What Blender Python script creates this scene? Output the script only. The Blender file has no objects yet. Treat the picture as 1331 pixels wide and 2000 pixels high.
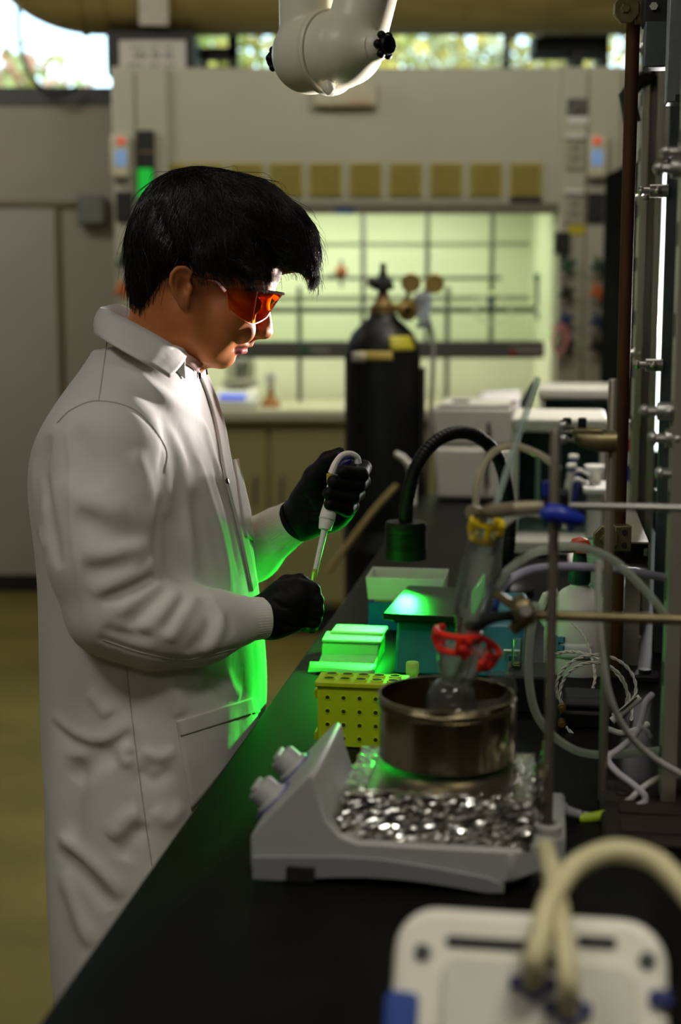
import bpy, bmesh, math, random
import numpy as np
from mathutils import Vector, Matrix

random.seed(7)
RNG = np.random.default_rng(7)
SC = bpy.context.scene
COL = SC.collection

# ------------------------------------------------------------------ camera
F_PX = 2778.0                      # 50 mm lens on a 36 mm tall frame, 1331 x 2000
PITCH = math.atan(400 / 2778.0)
CAM = Vector((0, 0, 1.5))
cd = bpy.data.cameras.new('camera')
cd.sensor_fit = 'VERTICAL'
cd.sensor_height = 36.0
cd.lens = 50.0
cd.clip_start = 0.05
cd.dof.use_dof = True
cd.dof.focus_distance = 2.03
cd.dof.aperture_fstop = 2.7
cam = bpy.data.objects.new('camera', cd)
COL.objects.link(cam)
cam.location = CAM
cam.rotation_euler = (math.pi / 2 - PITCH, 0, 0)
SC.camera = cam

# ------------------------------------------------------------------ world, lights, exposure
SC.view_settings.view_transform = 'Standard'
SC.view_settings.look = 'None'
SC.view_settings.gamma = 1.0
SC.view_settings.use_curve_mapping = False
SC.view_settings.exposure = 0.0
SC.cycles.use_denoising = True
SC.cycles.max_bounces = 10
SC.cycles.transparent_max_bounces = 24
SC.cycles.sample_clamp_indirect = 6.0
SC.cycles.caustics_reflective = True
SC.cycles.caustics_refractive = False

world = bpy.data.worlds.new('sky')
SC.world = world
world.use_nodes = True
wn = world.node_tree
wn.nodes.clear()
wo = wn.nodes.new('ShaderNodeOutputWorld')
wb = wn.nodes.new('ShaderNodeBackground')
wt = wn.nodes.new('ShaderNodeTexSky')
wt.sky_type = 'NISHITA'
wt.sun_disc = False
wt.sun_elevation = math.radians(38)
wt.sun_rotation = math.radians(150)
wt.air_density = 1.2
wb.inputs['Strength'].default_value = 0.62
wn.links.new(wt.outputs[0], wb.inputs[0])
wn.links.new(wb.outputs[0], wo.inputs[0])


def area_light(name, loc, target, size, power, color=(1, 1, 1), size_y=None, spread=180):
    l = bpy.data.lights.new(name, 'AREA')
    l.energy = power
    l.color = color
    l.size = size
    if size_y:
        l.shape = 'RECTANGLE'
        l.size_y = size_y
    l.spread = math.radians(spread)
    o = bpy.data.objects.new(name, l)
    COL.objects.link(o)
    o.location = loc
    d = Vector(target) - Vector(loc)
    o.rotation_euler = d.to_track_quat('-Z', 'Y').to_euler()
    return o


# white task lamp on the right of the bench, just outside the frame: lights the face and the extraction arm from below
tl = bpy.data.lights.new('task_lamp_light', 'SPOT')
tl.energy = 460
tl.color = (1.0, 0.92, 0.88)
tl.spot_size = math.radians(35)
tl.spot_blend = 1.0
tl.shadow_soft_size = 0.045
to = bpy.data.objects.new('task_lamp_light', tl)
COL.objects.link(to)
to.location = (0.94, 2.92, 1.44)
to.rotation_euler = (Vector((-0.06, 2.02, 1.665)) - Vector(to.location)).to_track_quat('-Z', 'Y').to_euler()

WARM = (1.0, 0.94, 0.81)
# ceiling fluorescents of the room: aisle, far bench, behind the photographer, near the hood; two fills added
area_light('ceiling_light_aisle', (-1.5, 0.7, 3.3), (-0.5, 2.0, 1.2), 1.0, 13.5, (1.0, .96, .88), 0.4)
area_light('ceiling_light_rear', (-0.9, -1.6, 3.3), (-0.5, 4.0, 1.2), 1.8, 9, WARM, 0.6)
area_light('pump_fill_light', (0.7, 0.3, 3.3), (0.20, 0.95, 1.0), 1.0, 3.6, WARM, 0.3, spread=60)  # added fill that lifts the pump in the foreground
area_light('ceiling_light_far_bench', (0.8, 3.6, 3.3), (0.65, 3.7, 0.9), 1.0, 16, WARM, 0.3, spread=80)
area_light('back_wall_fill_light', (-2.3, 5.4, 3.3), (-2.2, 7.2, 1.3), 1.2, 19, WARM, 0.4)  # added fill that brightens the left part of the back wall
area_light('ceiling_light_hood', (0.5, 4.5, 3.3), (0.5, 6.6, 1.7), 2.2, 25, (1.0, 0.94, 0.78), 0.5)

# ------------------------------------------------------------------ projection helpers (pixel of the 1331 x 2000 frame -> real point)
def ray(px, py):
    a = (px - 665.5) / F_PX
    b = -(py - 1000.0) / F_PX
    c, s = math.cos(PITCH), math.sin(PITCH)
    return np.array([a, c + b * s, -s + b * c])


def W(px, py, Y):
    r = ray(px, py)
    return np.array([0, 0, 1.5]) + r * (Y / r[1])


def B(px, py, z=0.92):
    r = ray(px, py)
    return np.array([0, 0, 1.5]) + r * ((z - 1.5) / r[2])


def sc(Y):
    return Y / F_PX * 1.0          # metres per pixel at depth Y


BA = math.radians(8.48)            # the bench runs 8.5 degrees off the camera axis
BR = -BA
BU = np.array([math.cos(BA), -math.sin(BA), 0])
BV = np.array([math.sin(BA), math.cos(BA), 0])


# ------------------------------------------------------------------ materials
MATS = {}


def mat(name, color, rough=0.5, metal=0.0, var=0.08, scale=40.0, bump=0.0, bscale=None, spec=0.5, trans=0.0, ior=1.45,
        emit=None, estr=0.0, alpha=1.0, coat=0.0, sheen=0.0, stretch=None, sss=0.0):
    if name in MATS:
        return MATS[name]
    m = bpy.data.materials.new(name)
    m.use_nodes = True
    nt = m.node_tree
    b = nt.nodes['Principled BSDF']
    b.inputs['Roughness'].default_value = rough
    b.inputs['Metallic'].default_value = metal
    b.inputs['Specular IOR Level'].default_value = spec
    b.inputs['Transmission Weight'].default_value = trans
    b.inputs['IOR'].default_value = ior
    b.inputs['Alpha'].default_value = alpha
    b.inputs['Coat Weight'].default_value = coat
    b.inputs['Sheen Weight'].default_value = sheen
    if sss:
        b.inputs['Subsurface Weight'].default_value = sss
        b.inputs['Subsurface Radius'].default_value = (1.0, 0.35, 0.2)
        b.inputs['Subsurface Scale'].default_value = 0.006
    tc = nt.nodes.new('ShaderNodeTexCoord')
    src = tc.outputs['Object']
    if stretch:
        mp = nt.nodes.new('ShaderNodeMapping')
        mp.inputs['Scale'].default_value = stretch
        nt.links.new(src, mp.inputs['Vector'])
        src = mp.outputs['Vector']
    if var > 0:
        n = nt.nodes.new('ShaderNodeTexNoise')
        n.inputs['Scale'].default_value = scale
        n.inputs['Detail'].default_value = 4
        nt.links.new(src, n.inputs['Vector'])
        r = nt.nodes.new('ShaderNodeValToRGB')
        r.color_ramp.elements[0].position = 0.3
        r.color_ramp.elements[1].position = 0.7
        c0 = [max(0, c * (1 - var)) for c in color[:3]] + [1]
        c1 = [min(1, c * (1 + var)) for c in color[:3]] + [1]
        r.color_ramp.elements[0].color = c0
        r.color_ramp.elements[1].color = c1
        nt.links.new(n.outputs['Fac'], r.inputs['Fac'])
        nt.links.new(r.outputs['Color'], b.inputs['Base Color'])
    else:
        b.inputs['Base Color'].default_value = (*color[:3], 1)
    if bump > 0:
        n2 = nt.nodes.new('ShaderNodeTexNoise')
        n2.inputs['Scale'].default_value = bscale or scale * 4
        n2.inputs['Detail'].default_value = 3
        nt.links.new(src, n2.inputs['Vector'])
        bp = nt.nodes.new('ShaderNodeBump')
        bp.inputs['Strength'].default_value = bump
        bp.inputs['Distance'].default_value = 0.002
        nt.links.new(n2.outputs['Fac'], bp.inputs['Height'])
        nt.links.new(bp.outputs['Normal'], b.inputs['Normal'])
    if emit:
        b.inputs['Emission Color'].default_value = (*emit, 1)
        b.inputs['Emission Strength'].default_value = estr
    MATS[name] = m
    return m


def clear_mat(name, color, gloss=0.12, rough=0.02, white=0.0):
    """Thin clear plastic or glass pane: mostly see-through, with a fresnel reflection."""
    if name in MATS:
        return MATS[name]
    m = bpy.data.materials.new(name)
    m.use_nodes = True
    nt = m.node_tree
    nt.nodes.clear()
    out = nt.nodes.new('ShaderNodeOutputMaterial')
    t = nt.nodes.new('ShaderNodeBsdfTransparent')
    t.inputs[0].default_value = (*color, 1)
    g = nt.nodes.new('ShaderNodeBsdfGlossy')
    g.inputs['Roughness'].default_value = rough
    lw = nt.nodes.new('ShaderNodeLayerWeight')
    lw.inputs[0].default_value = gloss
    mx = nt.nodes.new('ShaderNodeMixShader')
    nt.links.new(lw.outputs['Fresnel'], mx.inputs[0])
    nt.links.new(t.outputs[0], mx.inputs[1])
    nt.links.new(g.outputs[0], mx.inputs[2])
    last = mx
    if white > 0:
        d = nt.nodes.new('ShaderNodeBsdfDiffuse')
        d.inputs[0].default_value = (*color, 1)
        tl = nt.nodes.new('ShaderNodeBsdfTranslucent')
        tl.inputs[0].default_value = (*color, 1)
        ad = nt.nodes.new('ShaderNodeMixShader')
        nt.links.new(d.outputs[0], ad.inputs[1])
        nt.links.new(tl.outputs[0], ad.inputs[2])
        m2 = nt.nodes.new('ShaderNodeMixShader')
        m2.inputs[0].default_value = white
        nt.links.new(mx.outputs[0], m2.inputs[1])
        nt.links.new(ad.outputs[0], m2.inputs[2])
        last = m2
    nt.links.new(last.outputs[0], out.inputs[0])
    MATS[name] = m
    return m


# ------------------------------------------------------------------ mesh builder
def rotz(a):
    c, s = math.cos(a), math.sin(a)
    return np.array([[c, -s, 0], [s, c, 0], [0, 0, 1.0]])


def frame_from(d):
    d = np.asarray(d, float)
    d = d / (np.linalg.norm(d) + 1e-12)
    u = np.array([0, 0, 1.0]) if abs(d[2]) < 0.9 else np.array([1.0, 0, 0])
    x = np.cross(u, d)
    x /= np.linalg.norm(x)
    y = np.cross(d, x)
    return x, y, d


class MB:
    def __init__(self):
        self.v = []
        self.f = []
        self.n = 0

    def add(self, verts, faces):
        verts = np.asarray(verts, float).reshape(-1, 3)
        self.v.append(verts)
        o = self.n
        self.f.extend([tuple(i + o for i in fc) for fc in faces])
        self.n += len(verts)
        return self

    def box(self, c, s, R=None):
        hx, hy, hz = s[0] / 2, s[1] / 2, s[2] / 2
        v = np.array([[x, y, z] for z in (-hz, hz) for y in (-hy, hy) for x in (-hx, hx)])
        if R is not None:
            v = v @ np.asarray(R).T
        v = v + np.asarray(c, float)
        return self.add(v, [(0, 2, 3, 1), (4, 5, 7, 6), (0, 1, 5, 4), (2, 6, 7, 3), (0, 4, 6, 2), (1, 3, 7, 5)])

    def box2(self, a, b):
        a = np.asarray(a, float)
        b = np.asarray(b, float)
        return self.box((a + b) / 2, np.abs(b - a))

    def cyl(self, p0, p1, r0, r1=None, n=16, caps=True):
        r1 = r0 if r1 is None else r1
        return self.tube([p0, p1], [r0, r1], n, caps)

    def tube(self, path, r, n=8, caps=True):
        P = np.asarray(path, float)
        k = len(P)
        rr = np.full(k, r) if np.isscalar(r) else np.asarray(r, float)
        T = np.gradient(P, axis=0) if k > 2 else np.array([P[1] - P[0]] * 2)
        x, y, _ = frame_from(T[0])
        a = np.linspace(0, 2 * math.pi, n, endpoint=False)
        vs = []
        for i in range(k):
            t = T[i] / (np.linalg.norm(T[i]) + 1e-12)
            x = x - t * np.dot(x, t)
            x /= np.linalg.norm(x) + 1e-12
            y = np.cross(t, x)
            vs.append(P[i] + rr[i] * (np.outer(np.cos(a), x) + np.outer(np.sin(a), y)))
        f = []
        for i in range(k - 1):
            for j in range(n):
                j2 = (j + 1) % n
                f.append((i * n + j, i * n + j2, (i + 1) * n + j2, (i + 1) * n + j))
        if caps:
            f.append(tuple(range(n - 1, -1, -1)))
            f.append(tuple((k - 1) * n + j for j in range(n)))
        return self.add(np.concatenate(vs), f)

    def lathe(self, prof, c=(0, 0, 0), d=(0, 0, 1), n=24, closed=False):
        x, y, d = frame_from(d)
        c = np.asarray(c, float)
        a = np.linspace(0, 2 * math.pi, n, endpoint=False)
        vs = []
        for (r, z) in prof:
            vs.append(c + d * z + max(r, 1e-5) * (np.outer(np.cos(a), x) + np.outer(np.sin(a), y)))
        k = len(prof)
        f = []
        for i in range(k - 1 if not closed else k):
            i2 = (i + 1) % k
            for j in range(n):
                j2 = (j + 1) % n
                f.append((i * n + j, i * n + j2, i2 * n + j2, i2 * n + j))
        return self.add(np.concatenate(vs), f)

    def prism(self, poly, y0, y1, axis='y'):
        """poly in (x, z) extruded along y (axis='y'), or (x, y) extruded along z (axis='z')."""
        k = len(poly)
        if axis == 'y':
            a = [(p[0], y0, p[1]) for p in poly]
            b = [(p[0], y1, p[1]) for p in poly]
        elif axis == 'z':
            a = [(p[0], p[1], y0) for p in poly]
            b = [(p[0], p[1], y1) for p in poly]
        else:
            a = [(y0, p[0], p[1]) for p in poly]
            b = [(y1, p[0], p[1]) for p in poly]
        f = [tuple(range(k)), tuple(range(2 * k - 1, k - 1, -1))]
        for i in range(k):
            j = (i + 1) % k
            f.append((i, k + i, k + j, j))
        return self.add(a + b, f)

    def ball(self, c, r, nu=16, nv=10, R=None):
        r = np.array([r, r, r]) if np.isscalar(r) else np.asarray(r, float)
        vs = []
        for i in range(nv + 1):
            t = math.pi * i / nv
            for j in range(nu):
                p = 2 * math.pi * j / nu
                vs.append((max(math.sin(t), 1e-4) * math.cos(p), max(math.sin(t), 1e-4) * math.sin(p), math.cos(t)))
        vs = np.array(vs) * r
        if R is not None:
            vs = vs @ np.asarray(R).T
        f = []
        for i in range(nv):
            for j in range(nu):
                j2 = (j + 1) % nu
                f.append((i * nu + j, (i + 1) * nu + j, (i + 1) * nu + j2, i * nu + j2))
        return self.add(vs + np.asarray(c, float), f)

    def grid(self, P):
        """P: array (a, b, 3) of points -> quads."""
        P = np.asarray(P, float)
        a, b = P.shape[:2]
        f = [(i * b + j, i * b + j + 1, (i + 1) * b + j + 1, (i + 1) * b + j) for i in range(a - 1) for j in range(b - 1)]
        return self.add(P.reshape(-1, 3), f)

    def xform(self, R, t):
        self.v = [v @ np.asarray(R).T + np.asarray(t) for v in self.v]
        return self

    def obj(self, name, m, parent=None, world=False, smooth=True, bevel=0.0, seg=2, solid=0.0, sharp=35, subsurf=0, fix=True):
        V = np.concatenate(self.v) if self.v else np.zeros((0, 3))
        if parent is not None and world:
            M = np.array(PM(parent).inverted())
            V = V @ M[:3, :3].T + M[:3, 3]
        me = bpy.data.meshes.new(name)
        me.from_pydata(V.tolist(), [], self.f)
        if fix:
            bm = bmesh.new()
            bm.from_mesh(me)
            bmesh.ops.recalc_face_normals(bm, faces=bm.faces)
            bm.to_mesh(me)
            bm.free()
        ms = m if isinstance(m, (list, tuple)) else [m]
        for mm in ms:
            me.materials.append(mm)
        if smooth:
            me.polygons.foreach_set('use_smooth', [True] * len(me.polygons))
            me.set_sharp_from_angle(angle=math.radians(sharp))
        o = bpy.data.objects.new(name, me)
        COL.objects.link(o)
        if parent is not None:
            o.parent = parent
        if solid:
            s = o.modifiers.new('solid', 'SOLIDIFY')
            s.thickness = solid
            s.offset = 0
        if bevel:
            bv = o.modifiers.new('bevel', 'BEVEL')
            bv.width = bevel
            bv.segments = seg
            bv.limit_method = 'ANGLE'
            bv.angle_limit = math.radians(30)
        if subsurf:
            s = o.modifiers.new('sub', 'SUBSURF')
            s.levels = subsurf
            s.render_levels = subsurf
        return o


def PM(o):
    """World matrix from location / rotation, without waiting for a depsgraph update."""
    M = Matrix.LocRotScale(o.location, o.rotation_euler, o.scale)
    return PM(o.parent) @ M if o.parent else M


def tag(o, label, cat, group=None, kind=None):
    o['label'] = label
    o['category'] = cat
    if group:
        o['group'] = group
    if kind:
        o['kind'] = kind
    return o


def thing(name, label, cat, loc=(0, 0, 0), rz=0.0, group=None):
    o = bpy.data.objects.new(name, None)
    o.empty_display_size = 0.05
    COL.objects.link(o)
    o.location = [float(c) for c in loc]
    o.rotation_euler = (0, 0, rz)
    return tag(o, label, cat, group)


def struct(o, label=None, cat=None):
    o['kind'] = 'structure'
    if label:
        o['label'] = label
        o['category'] = cat
    return o


def copy_tree(o, parent=None):
    c = o.copy()
    COL.objects.link(c)
    c.parent = parent
    for ch in list(o.children):
        copy_tree(ch, c)
    return c


def catmull(pts, n=12):
    P = np.asarray(pts, float)
    P = np.vstack([2 * P[0] - P[1], P, 2 * P[-1] - P[-2]])
    out = []
    for i in range(1, len(P) - 2):
        t = np.linspace(0, 1, n, endpoint=False)[:, None]
        p0, p1, p2, p3 = P[i - 1], P[i], P[i + 1], P[i + 2]
        out.append(0.5 * ((2 * p1) + (-p0 + p2) * t + (2 * p0 - 5 * p1 + 4 * p2 - p3) * t ** 2 + (-p0 + 3 * p1 - 3 * p2 + p3) * t ** 3))
    out.append(P[-2][None])
    return np.concatenate(out)


def px_path(pts, n=10):
    """[(px, py, Y), ...] -> smooth world path."""
    return catmull([W(*p) for p in pts], n)

# ------------------------------------------------------------------ room shell
M_wall = mat('wall_paint', (0.33, 0.31, 0.25), 0.75, var=0.04, scale=3)
M_panel = mat('wall_panel_paint', (0.36, 0.345, 0.305), 0.6, var=0.03, scale=3)
M_floor = mat('floor_epoxy', (.20, .165, .036), .6, var=0.22, scale=2.2, bump=0.08, bscale=30)
M_ceil = mat('ceiling_paint', (0.32, 0.30, 0.26), 0.85)
M_black = mat('black_rubber', (0.012, 0.012, 0.012), 0.6, var=0.2)
M_blackgl = mat('black_plastic', (0.008, 0.008, 0.008), 0.45, var=0.1, spec=0.25)
M_trim = mat('brown_trim', (0.13, 0.105, 0.045), 0.55)
M_dark = mat('dark_steel', (0.035, 0.034, 0.032), 0.45, 0.6)
M_glass = clear_mat('window_glass', (0.93, 0.97, 0.97), 0.1)
M_white = mat('white_plastic', (0.72, 0.71, 0.68), 0.4, var=0.03)
M_winframe = mat('window_frame_paint', (0.05, 0.05, 0.048), 0.5)

YB = 7.45
zs = W(0, 176, YB)[2]              # window sill height
zh = zs + 0.62
XL, XR, YF, ZC = -3.2, 2.7, -3.0, 3.45


def wallbox(name, a, b, m):
    return struct(MB().box2(a, b).obj(name, m, smooth=False))


wallbox('floor', (XL - .1, YF - .1, -0.08), (XR + .1, YB + .1, 0), M_floor)
wallbox('ceiling', (XL - .1, YF - .1, ZC), (XR + .1, YB + .12, ZC + 0.1), M_ceil)
wallbox('wall_left', (XL - .1, YF, 0), (XL, YB + .1, ZC), M_wall)
wallbox('wall_right', (XR, YF, 0), (XR + .1, YB + .1, ZC), M_wall)
wallbox('wall_front', (XL, YF - .1, 0), (XR, YF, ZC), M_wall)
wb_ = MB()
xa, xb, xc = W(232, 100, YB)[0], W(372, 100, YB)[0], 2.45
wb_.box2((XL, YB, 0), (XR, YB + .12, zs))
wb_.box2((XL, YB, zh), (XR, YB + .12, ZC))
wb_.box2((xa, YB, zs), (xb, YB + .12, zh))
wb_.box2((xc, YB, zs), (XR, YB + .12, zh))
struct(wb_.obj('wall_back', M_wall, smooth=False))
for n_, (x0, x1, panes) in enumerate(((XL, xa, 2), (xb, xc, 4))):
    w = struct(MB().box2((x0, YB - .012, zs - 0.075), (x1, YB + .10, zs)).obj('window_%d' % (n_ + 1), M_winframe, smooth=False, bevel=.004))
    fr = MB()
    fr.box2((x0, YB + .02, zh - .03), (x1, YB + .08, zh))
    fr.box2((x0, YB + .02, zs), (x1, YB + .08, zs + .02))
    for i in range(panes + 1):
        xx = x0 + (x1 - x0) * i / panes
        fr.box2((max(x0, xx - .015), YB + .02, zs), (min(x1, xx + .015), YB + .08, zh))
    fr.obj('window_frame', M_winframe, w, smooth=False)
    for i in range(panes):
        xa0 = x0 + (x1 - x0) * i / panes + .015
        xa1 = x0 + (x1 - x0) * (i + 1) / panes - .015
        MB().box2((xa0, YB + .046, zs + .02), (xa1, YB + .052, zh - .03)).obj('pane', M_glass, w, smooth=False)

# baseboard, casework panels and brown trims on the back wall, left
zb = W(40, 1122, YB)[2]
struct(MB().box2((XL, YB - .015, 0), (W(225, 400, YB)[0], YB, zb)).obj('baseboard_back', M_black, smooth=False, bevel=.003))
zt = W(60, 400, YB)[2]
xt = W(115, 500, YB)[0]
struct(MB().box2((xt - .013, YB - .022, zb), (xt + .013, YB, zt)).obj('trim_1', M_trim, smooth=False, bevel=.003))
struct(MB().box2((XL, YB - .024, zt - .012), (W(165, 400, YB)[0], YB, zt + .014)).obj('trim_2', M_trim, smooth=False, bevel=.003))
struct(MB().box2((XL, YB - .012, zb), (xt - .013, YB, zt - .012)).obj('door_1', M_panel, smooth=False, bevel=.003))

t = thing('junction_box', 'grey electrical box on the back wall beside the brown strip', 'electrical box', W(181, 412, YB - .05))
c = W(181, 412, YB - .05)
MB().box(c, (.145, .09, .145)).obj('body', mat('grey_box', (.13, .135, .12), .5), t, True, bevel=.012)
MB().box(c - [0, .05, 0], (.13, .012, .13)).obj('lid', mat('grey_box_lid', (.16, .165, .15), .5), t, True, bevel=.006)

# ------------------------------------------------------------------ outside: autumn trees seen through the high windows
M_bark = mat('bark', (.05, .035, .02), .9, bump=.5)
leafm = [mat('leaf_%d' % i, c, .6, var=.3, scale=8) for i, c in enumerate([(.85, .68, .16), (.52, .62, .20), (.85, .45, .28), (.70, .74, .42)])]


def tree(x, y, h, r, mi, lab, seed):
    rg = np.random.default_rng(seed)
    t = thing('autumn_tree', lab, 'tree', (x, y, 0), 0, 'trees outside the high windows')
    tr = MB()
    tr.tube(catmull([(0, 0, 0), (.05, 0, h * .4), (-.05, .05, h * .7), (0, 0, h)], 5), np.linspace(.12, .03, 16), 8)
    for k in range(7):
        a = rg.uniform(0, 6.28)
        z = h * rg.uniform(.45, .9)
        e = np.array([math.cos(a) * r * .7, math.sin(a) * r * .7, z + r * .4])
        tr.tube([(0, 0, z), e * [.5, .5, 1] - [0, 0, r * .1], e], [.05, .03, .015], 6)
    tr.obj('trunk', M_bark, t)
    n = 2600
    p = rg.normal(size=(n, 3))
    p /= np.linalg.norm(p, axis=1)[:, None]
    p *= (rg.uniform(.3, 1, n) ** .5)[:, None] * [r, r, r * .9]
    p += [0, 0, h * .85]
    q = rg.normal(size=(n, 3))
    q /= np.linalg.norm(q, axis=1)[:, None]
    s = np.cross(q, rg.normal(size=(n, 3)))
    s /= np.linalg.norm(s, axis=1)[:, None]
    L = rg.uniform(.10, .18, n)[:, None]
    V = np.stack([p, p + q * L * .5 + s * L * .3, p + q * L, p + q * L * .5 - s * L * .3], 1).reshape(-1, 3)
    b = MB().add(V, [(4 * i, 4 * i + 1, 4 * i + 2, 4 * i + 3) for i in range(n)])
    o = b.obj('foliage', [leafm[mi], leafm[(mi + 1) % 4]], t, smooth=False, fix=False)
    o['kind'] = 'stuff'
    o.data.polygons.foreach_set('material_index', rg.integers(0, 2, n).tolist())


for i, (x, y, h, r, mi, lab) in enumerate([
        (-2.9, 12.5, 3.3, 1.0, 1, 'green and yellow tree outside the high window on the left'),
        (-0.4, 11.2, 4.1, 1.0, 0, 'yellow autumn tree outside behind the white extraction arm'),
        (1.7, 14.6, 5.0, 1.2, 3, 'pale green tree outside beyond the right stretch of window'),
        (3.2, 11.4, 4.1, 0.95, 2, 'reddish autumn tree outside beyond the right end of the window')]):
    tree(x, y, h, r, mi, lab, 20 + i)

# ------------------------------------------------------------------ ventilation duct along the back
M_duct = mat('duct_metal', (.36, .28, .10), .42, .55, var=.2, scale=6, stretch=(.4, 3, 3))
DY = 6.75
dz = W(700, 68, DY)[2]
R_ = .21
t = thing('ventilation_duct', 'large round metal duct running along the top of the back wall', 'duct', (0, DY, dz + R_))
xl = W(150, 40, DY)[0]
pth = [(2.5, DY, dz + R_), (1.2, DY, dz + R_), (0, DY, dz + R_), (xl + .3, DY, dz + R_), (xl, DY, dz + R_ + .01), (xl - .17, DY, dz + R_ + .10), (xl - .27, DY, dz + R_ + .28), (xl - .29, DY, ZC)]
MB().tube(catmull(pth, 6), R_, 28, caps=False).obj('pipe', M_duct, t, True)
for xx in (-1.17, -1.06, -.72, -.24, .55, .92, 1.3):
    MB().lathe([(R_, -.012), (R_ + .008, -.008), (R_ + .008, .008), (R_, .012)], (xx, DY, dz + R_), (1, 0, 0), 28).obj('seam_ring', M_duct, t, True)
tag_ = MB().box(W(300, 15, DY - R_ - .006), (.13, .006, .15)).obj('duct_sticker', mat('sticker_beige', (.42, .39, .33), .7), t, True, smooth=False)

# cable looping down in front of the left window
t = MB().tube(px_path([(38, -20, 7.3), (36, 60, 7.28), (48, 120, 7.26), (75, 165, 7.26), (110, 185, 7.3), (150, 170, 7.34)], 8), .012, 8).obj('window_cable', M_black)
tag(t, 'black cable drooping across the high window on the left', 'cable')

# dark unit carrying a white notice, and dark brackets against the window
t = thing('exhaust_unit', 'dark boxy unit with a white printed notice below the duct', 'exhaust unit', W(295, 148, 6.6))
a, b = W(208, 148, 6.6), W(378, 58, 6.6)
MB().box2((a[0], 6.6, a[2]), (b[0], 7.0, b[2])).obj('body', M_dark, t, True, bevel=.01)
a, b = W(234, 142, 6.58), W(363, 79, 6.58)
MB().box2((a[0], 6.575, a[2]), (b[0], 6.592, b[2])).obj('notice', mat('notice_paper', (.5, .48, .44), .7, var=.03), t, True, smooth=False)
pr = MB()
for (x0, x1, y0, y1) in ((255, 340, 90, 94), (262, 340, 104, 112), (250, 345, 124, 128)):
    n = 9
    for k in range(n):
        if k in (3, 6):
            continue
        p0 = W(x0 + (x1 - x0) * k / n, y1, 6.573)
        p1 = W(x0 + (x1 - x0) * (k + .7) / n, y0, 6.573)
        pr.box2((p0[0], 6.573, p0[2]), (p1[0], 6.576, p1[2]))
pr.obj('notice_print', mat('print_grey', (.09, .09, .085), .7), t, True, smooth=False)['kind'] = 'stuff'
t = thing('window_bracket', 'black bracket frame against the window beside the white notice', 'bracket', W(415, 135, 7.0))
br = MB()
for (x0, y0, x1, y1) in ((366, 62, 382, 136), (362, 92, 462, 116), (446, 62, 464, 136), (362, 130, 462, 140), (366, 58, 462, 66), (392, 96, 404, 136)):
    a, b = W(x0, y1, 7.0), W(x1, y0, 7.0)
    br.box2((a[0], 7.0, a[2]), (b[0], 7.06, b[2]))
br.obj('frame', M_dark, t, True, bevel=.004)
t = thing('roof_fan', 'black boxed fan on top of the fume hood before the right window', 'fan', W(1120, 132, 6.9))
for (x0, y0, x1, y1) in ((1045, 62, 1190, 104), (1118, 100, 1142, 134), (1176, 64, 1192, 134)):
    a, b = W(x0, y1, 6.9), W(x1, y0, 6.9)
    MB().box2((a[0], 6.9, a[2]), (b[0], 7.1, b[2])).obj('fan_box' if x0 < 1100 else 'post', M_black, t, True, bevel=.008)

# ------------------------------------------------------------------ fume hood
YH = 6.4
M_hood = mat('hood_enamel', (.43, .42, .33), .45, var=.03, scale=4)
M_hoodin = mat('hood_liner', (.78, .80, .66), .5, var=.03, scale=2)
M_ventm = mat('vent_tan', (.42, .36, .10), .55)
M_rod = mat('lattice_rod', (.11, .12, .11), .4, .5)
M_sash = mat('sash_rail', (.12, .12, .115), .4, .3)


def H(px, py, y=YH):
    return W(px, py, y)


x0, x1 = H(222, 300)[0], H(1278, 300)[0]
xi0, xi1 = H(330, 300)[0], H(1094, 300)[0]
ztop, zsash = H(600, 132)[2], H(600, 408)[2]
zw = H(600, 800)[2]
YHB = 7.38
hood = thing('fume_hood', 'large grey walk-up fume hood with a row of tan vents', 'fume hood', (0, YH, 0))
MB().box2((xi0 - .1, YH, zsash + .02), (xi1 + .02, YH + .06, ztop)).obj('upper_panel', M_hood, hood, True, bevel=.006)
MB().box2((xi0 - .1, YH + .06, zsash + .30), (xi1 + .02, YHB, ztop - .002)).obj('plenum', M_hood, hood, True, smooth=False)
for (a, b) in ((x0, xi0), (xi1, x1)):
    cb = MB()
    cb.box2((a, YH - .03, .05), (b, YHB, ztop))
    cb.obj('side_column', M_hood, hood, True, bevel=.008)
    for sx in ((266,) if a < 0 else (1147, 1213)):
        sxx = H(sx, 300, YH - .03)[0]
        MB().box2((sxx - .004, YH - .032, .3), (sxx + .004, YH - .028, ztop - .02)).obj('column_seam', M_trim, hood, True, smooth=False)
MB().box2((xi0, YH - .012, zsash - .02), (xi1, YH + .04, zsash + .025)).obj('sash_header', mat('header_tan', (.15, .14, .10), .5), hood, True, bevel=.004)
lin = MB()
lin.box2((xi0, 7.25, zw - .05), (xi1, 7.3, zsash + .3))
lin.box2((xi0 - .005, YH + .06, zw - .05), (xi0 + .012, 7.3, zsash + .2))
lin.box2((xi1 - .012, YH + .06, zw - .05), (xi1 + .005, 7.3, zsash + .2))
lin.obj('liner', M_hoodin, hood, True, smooth=False)
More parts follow.
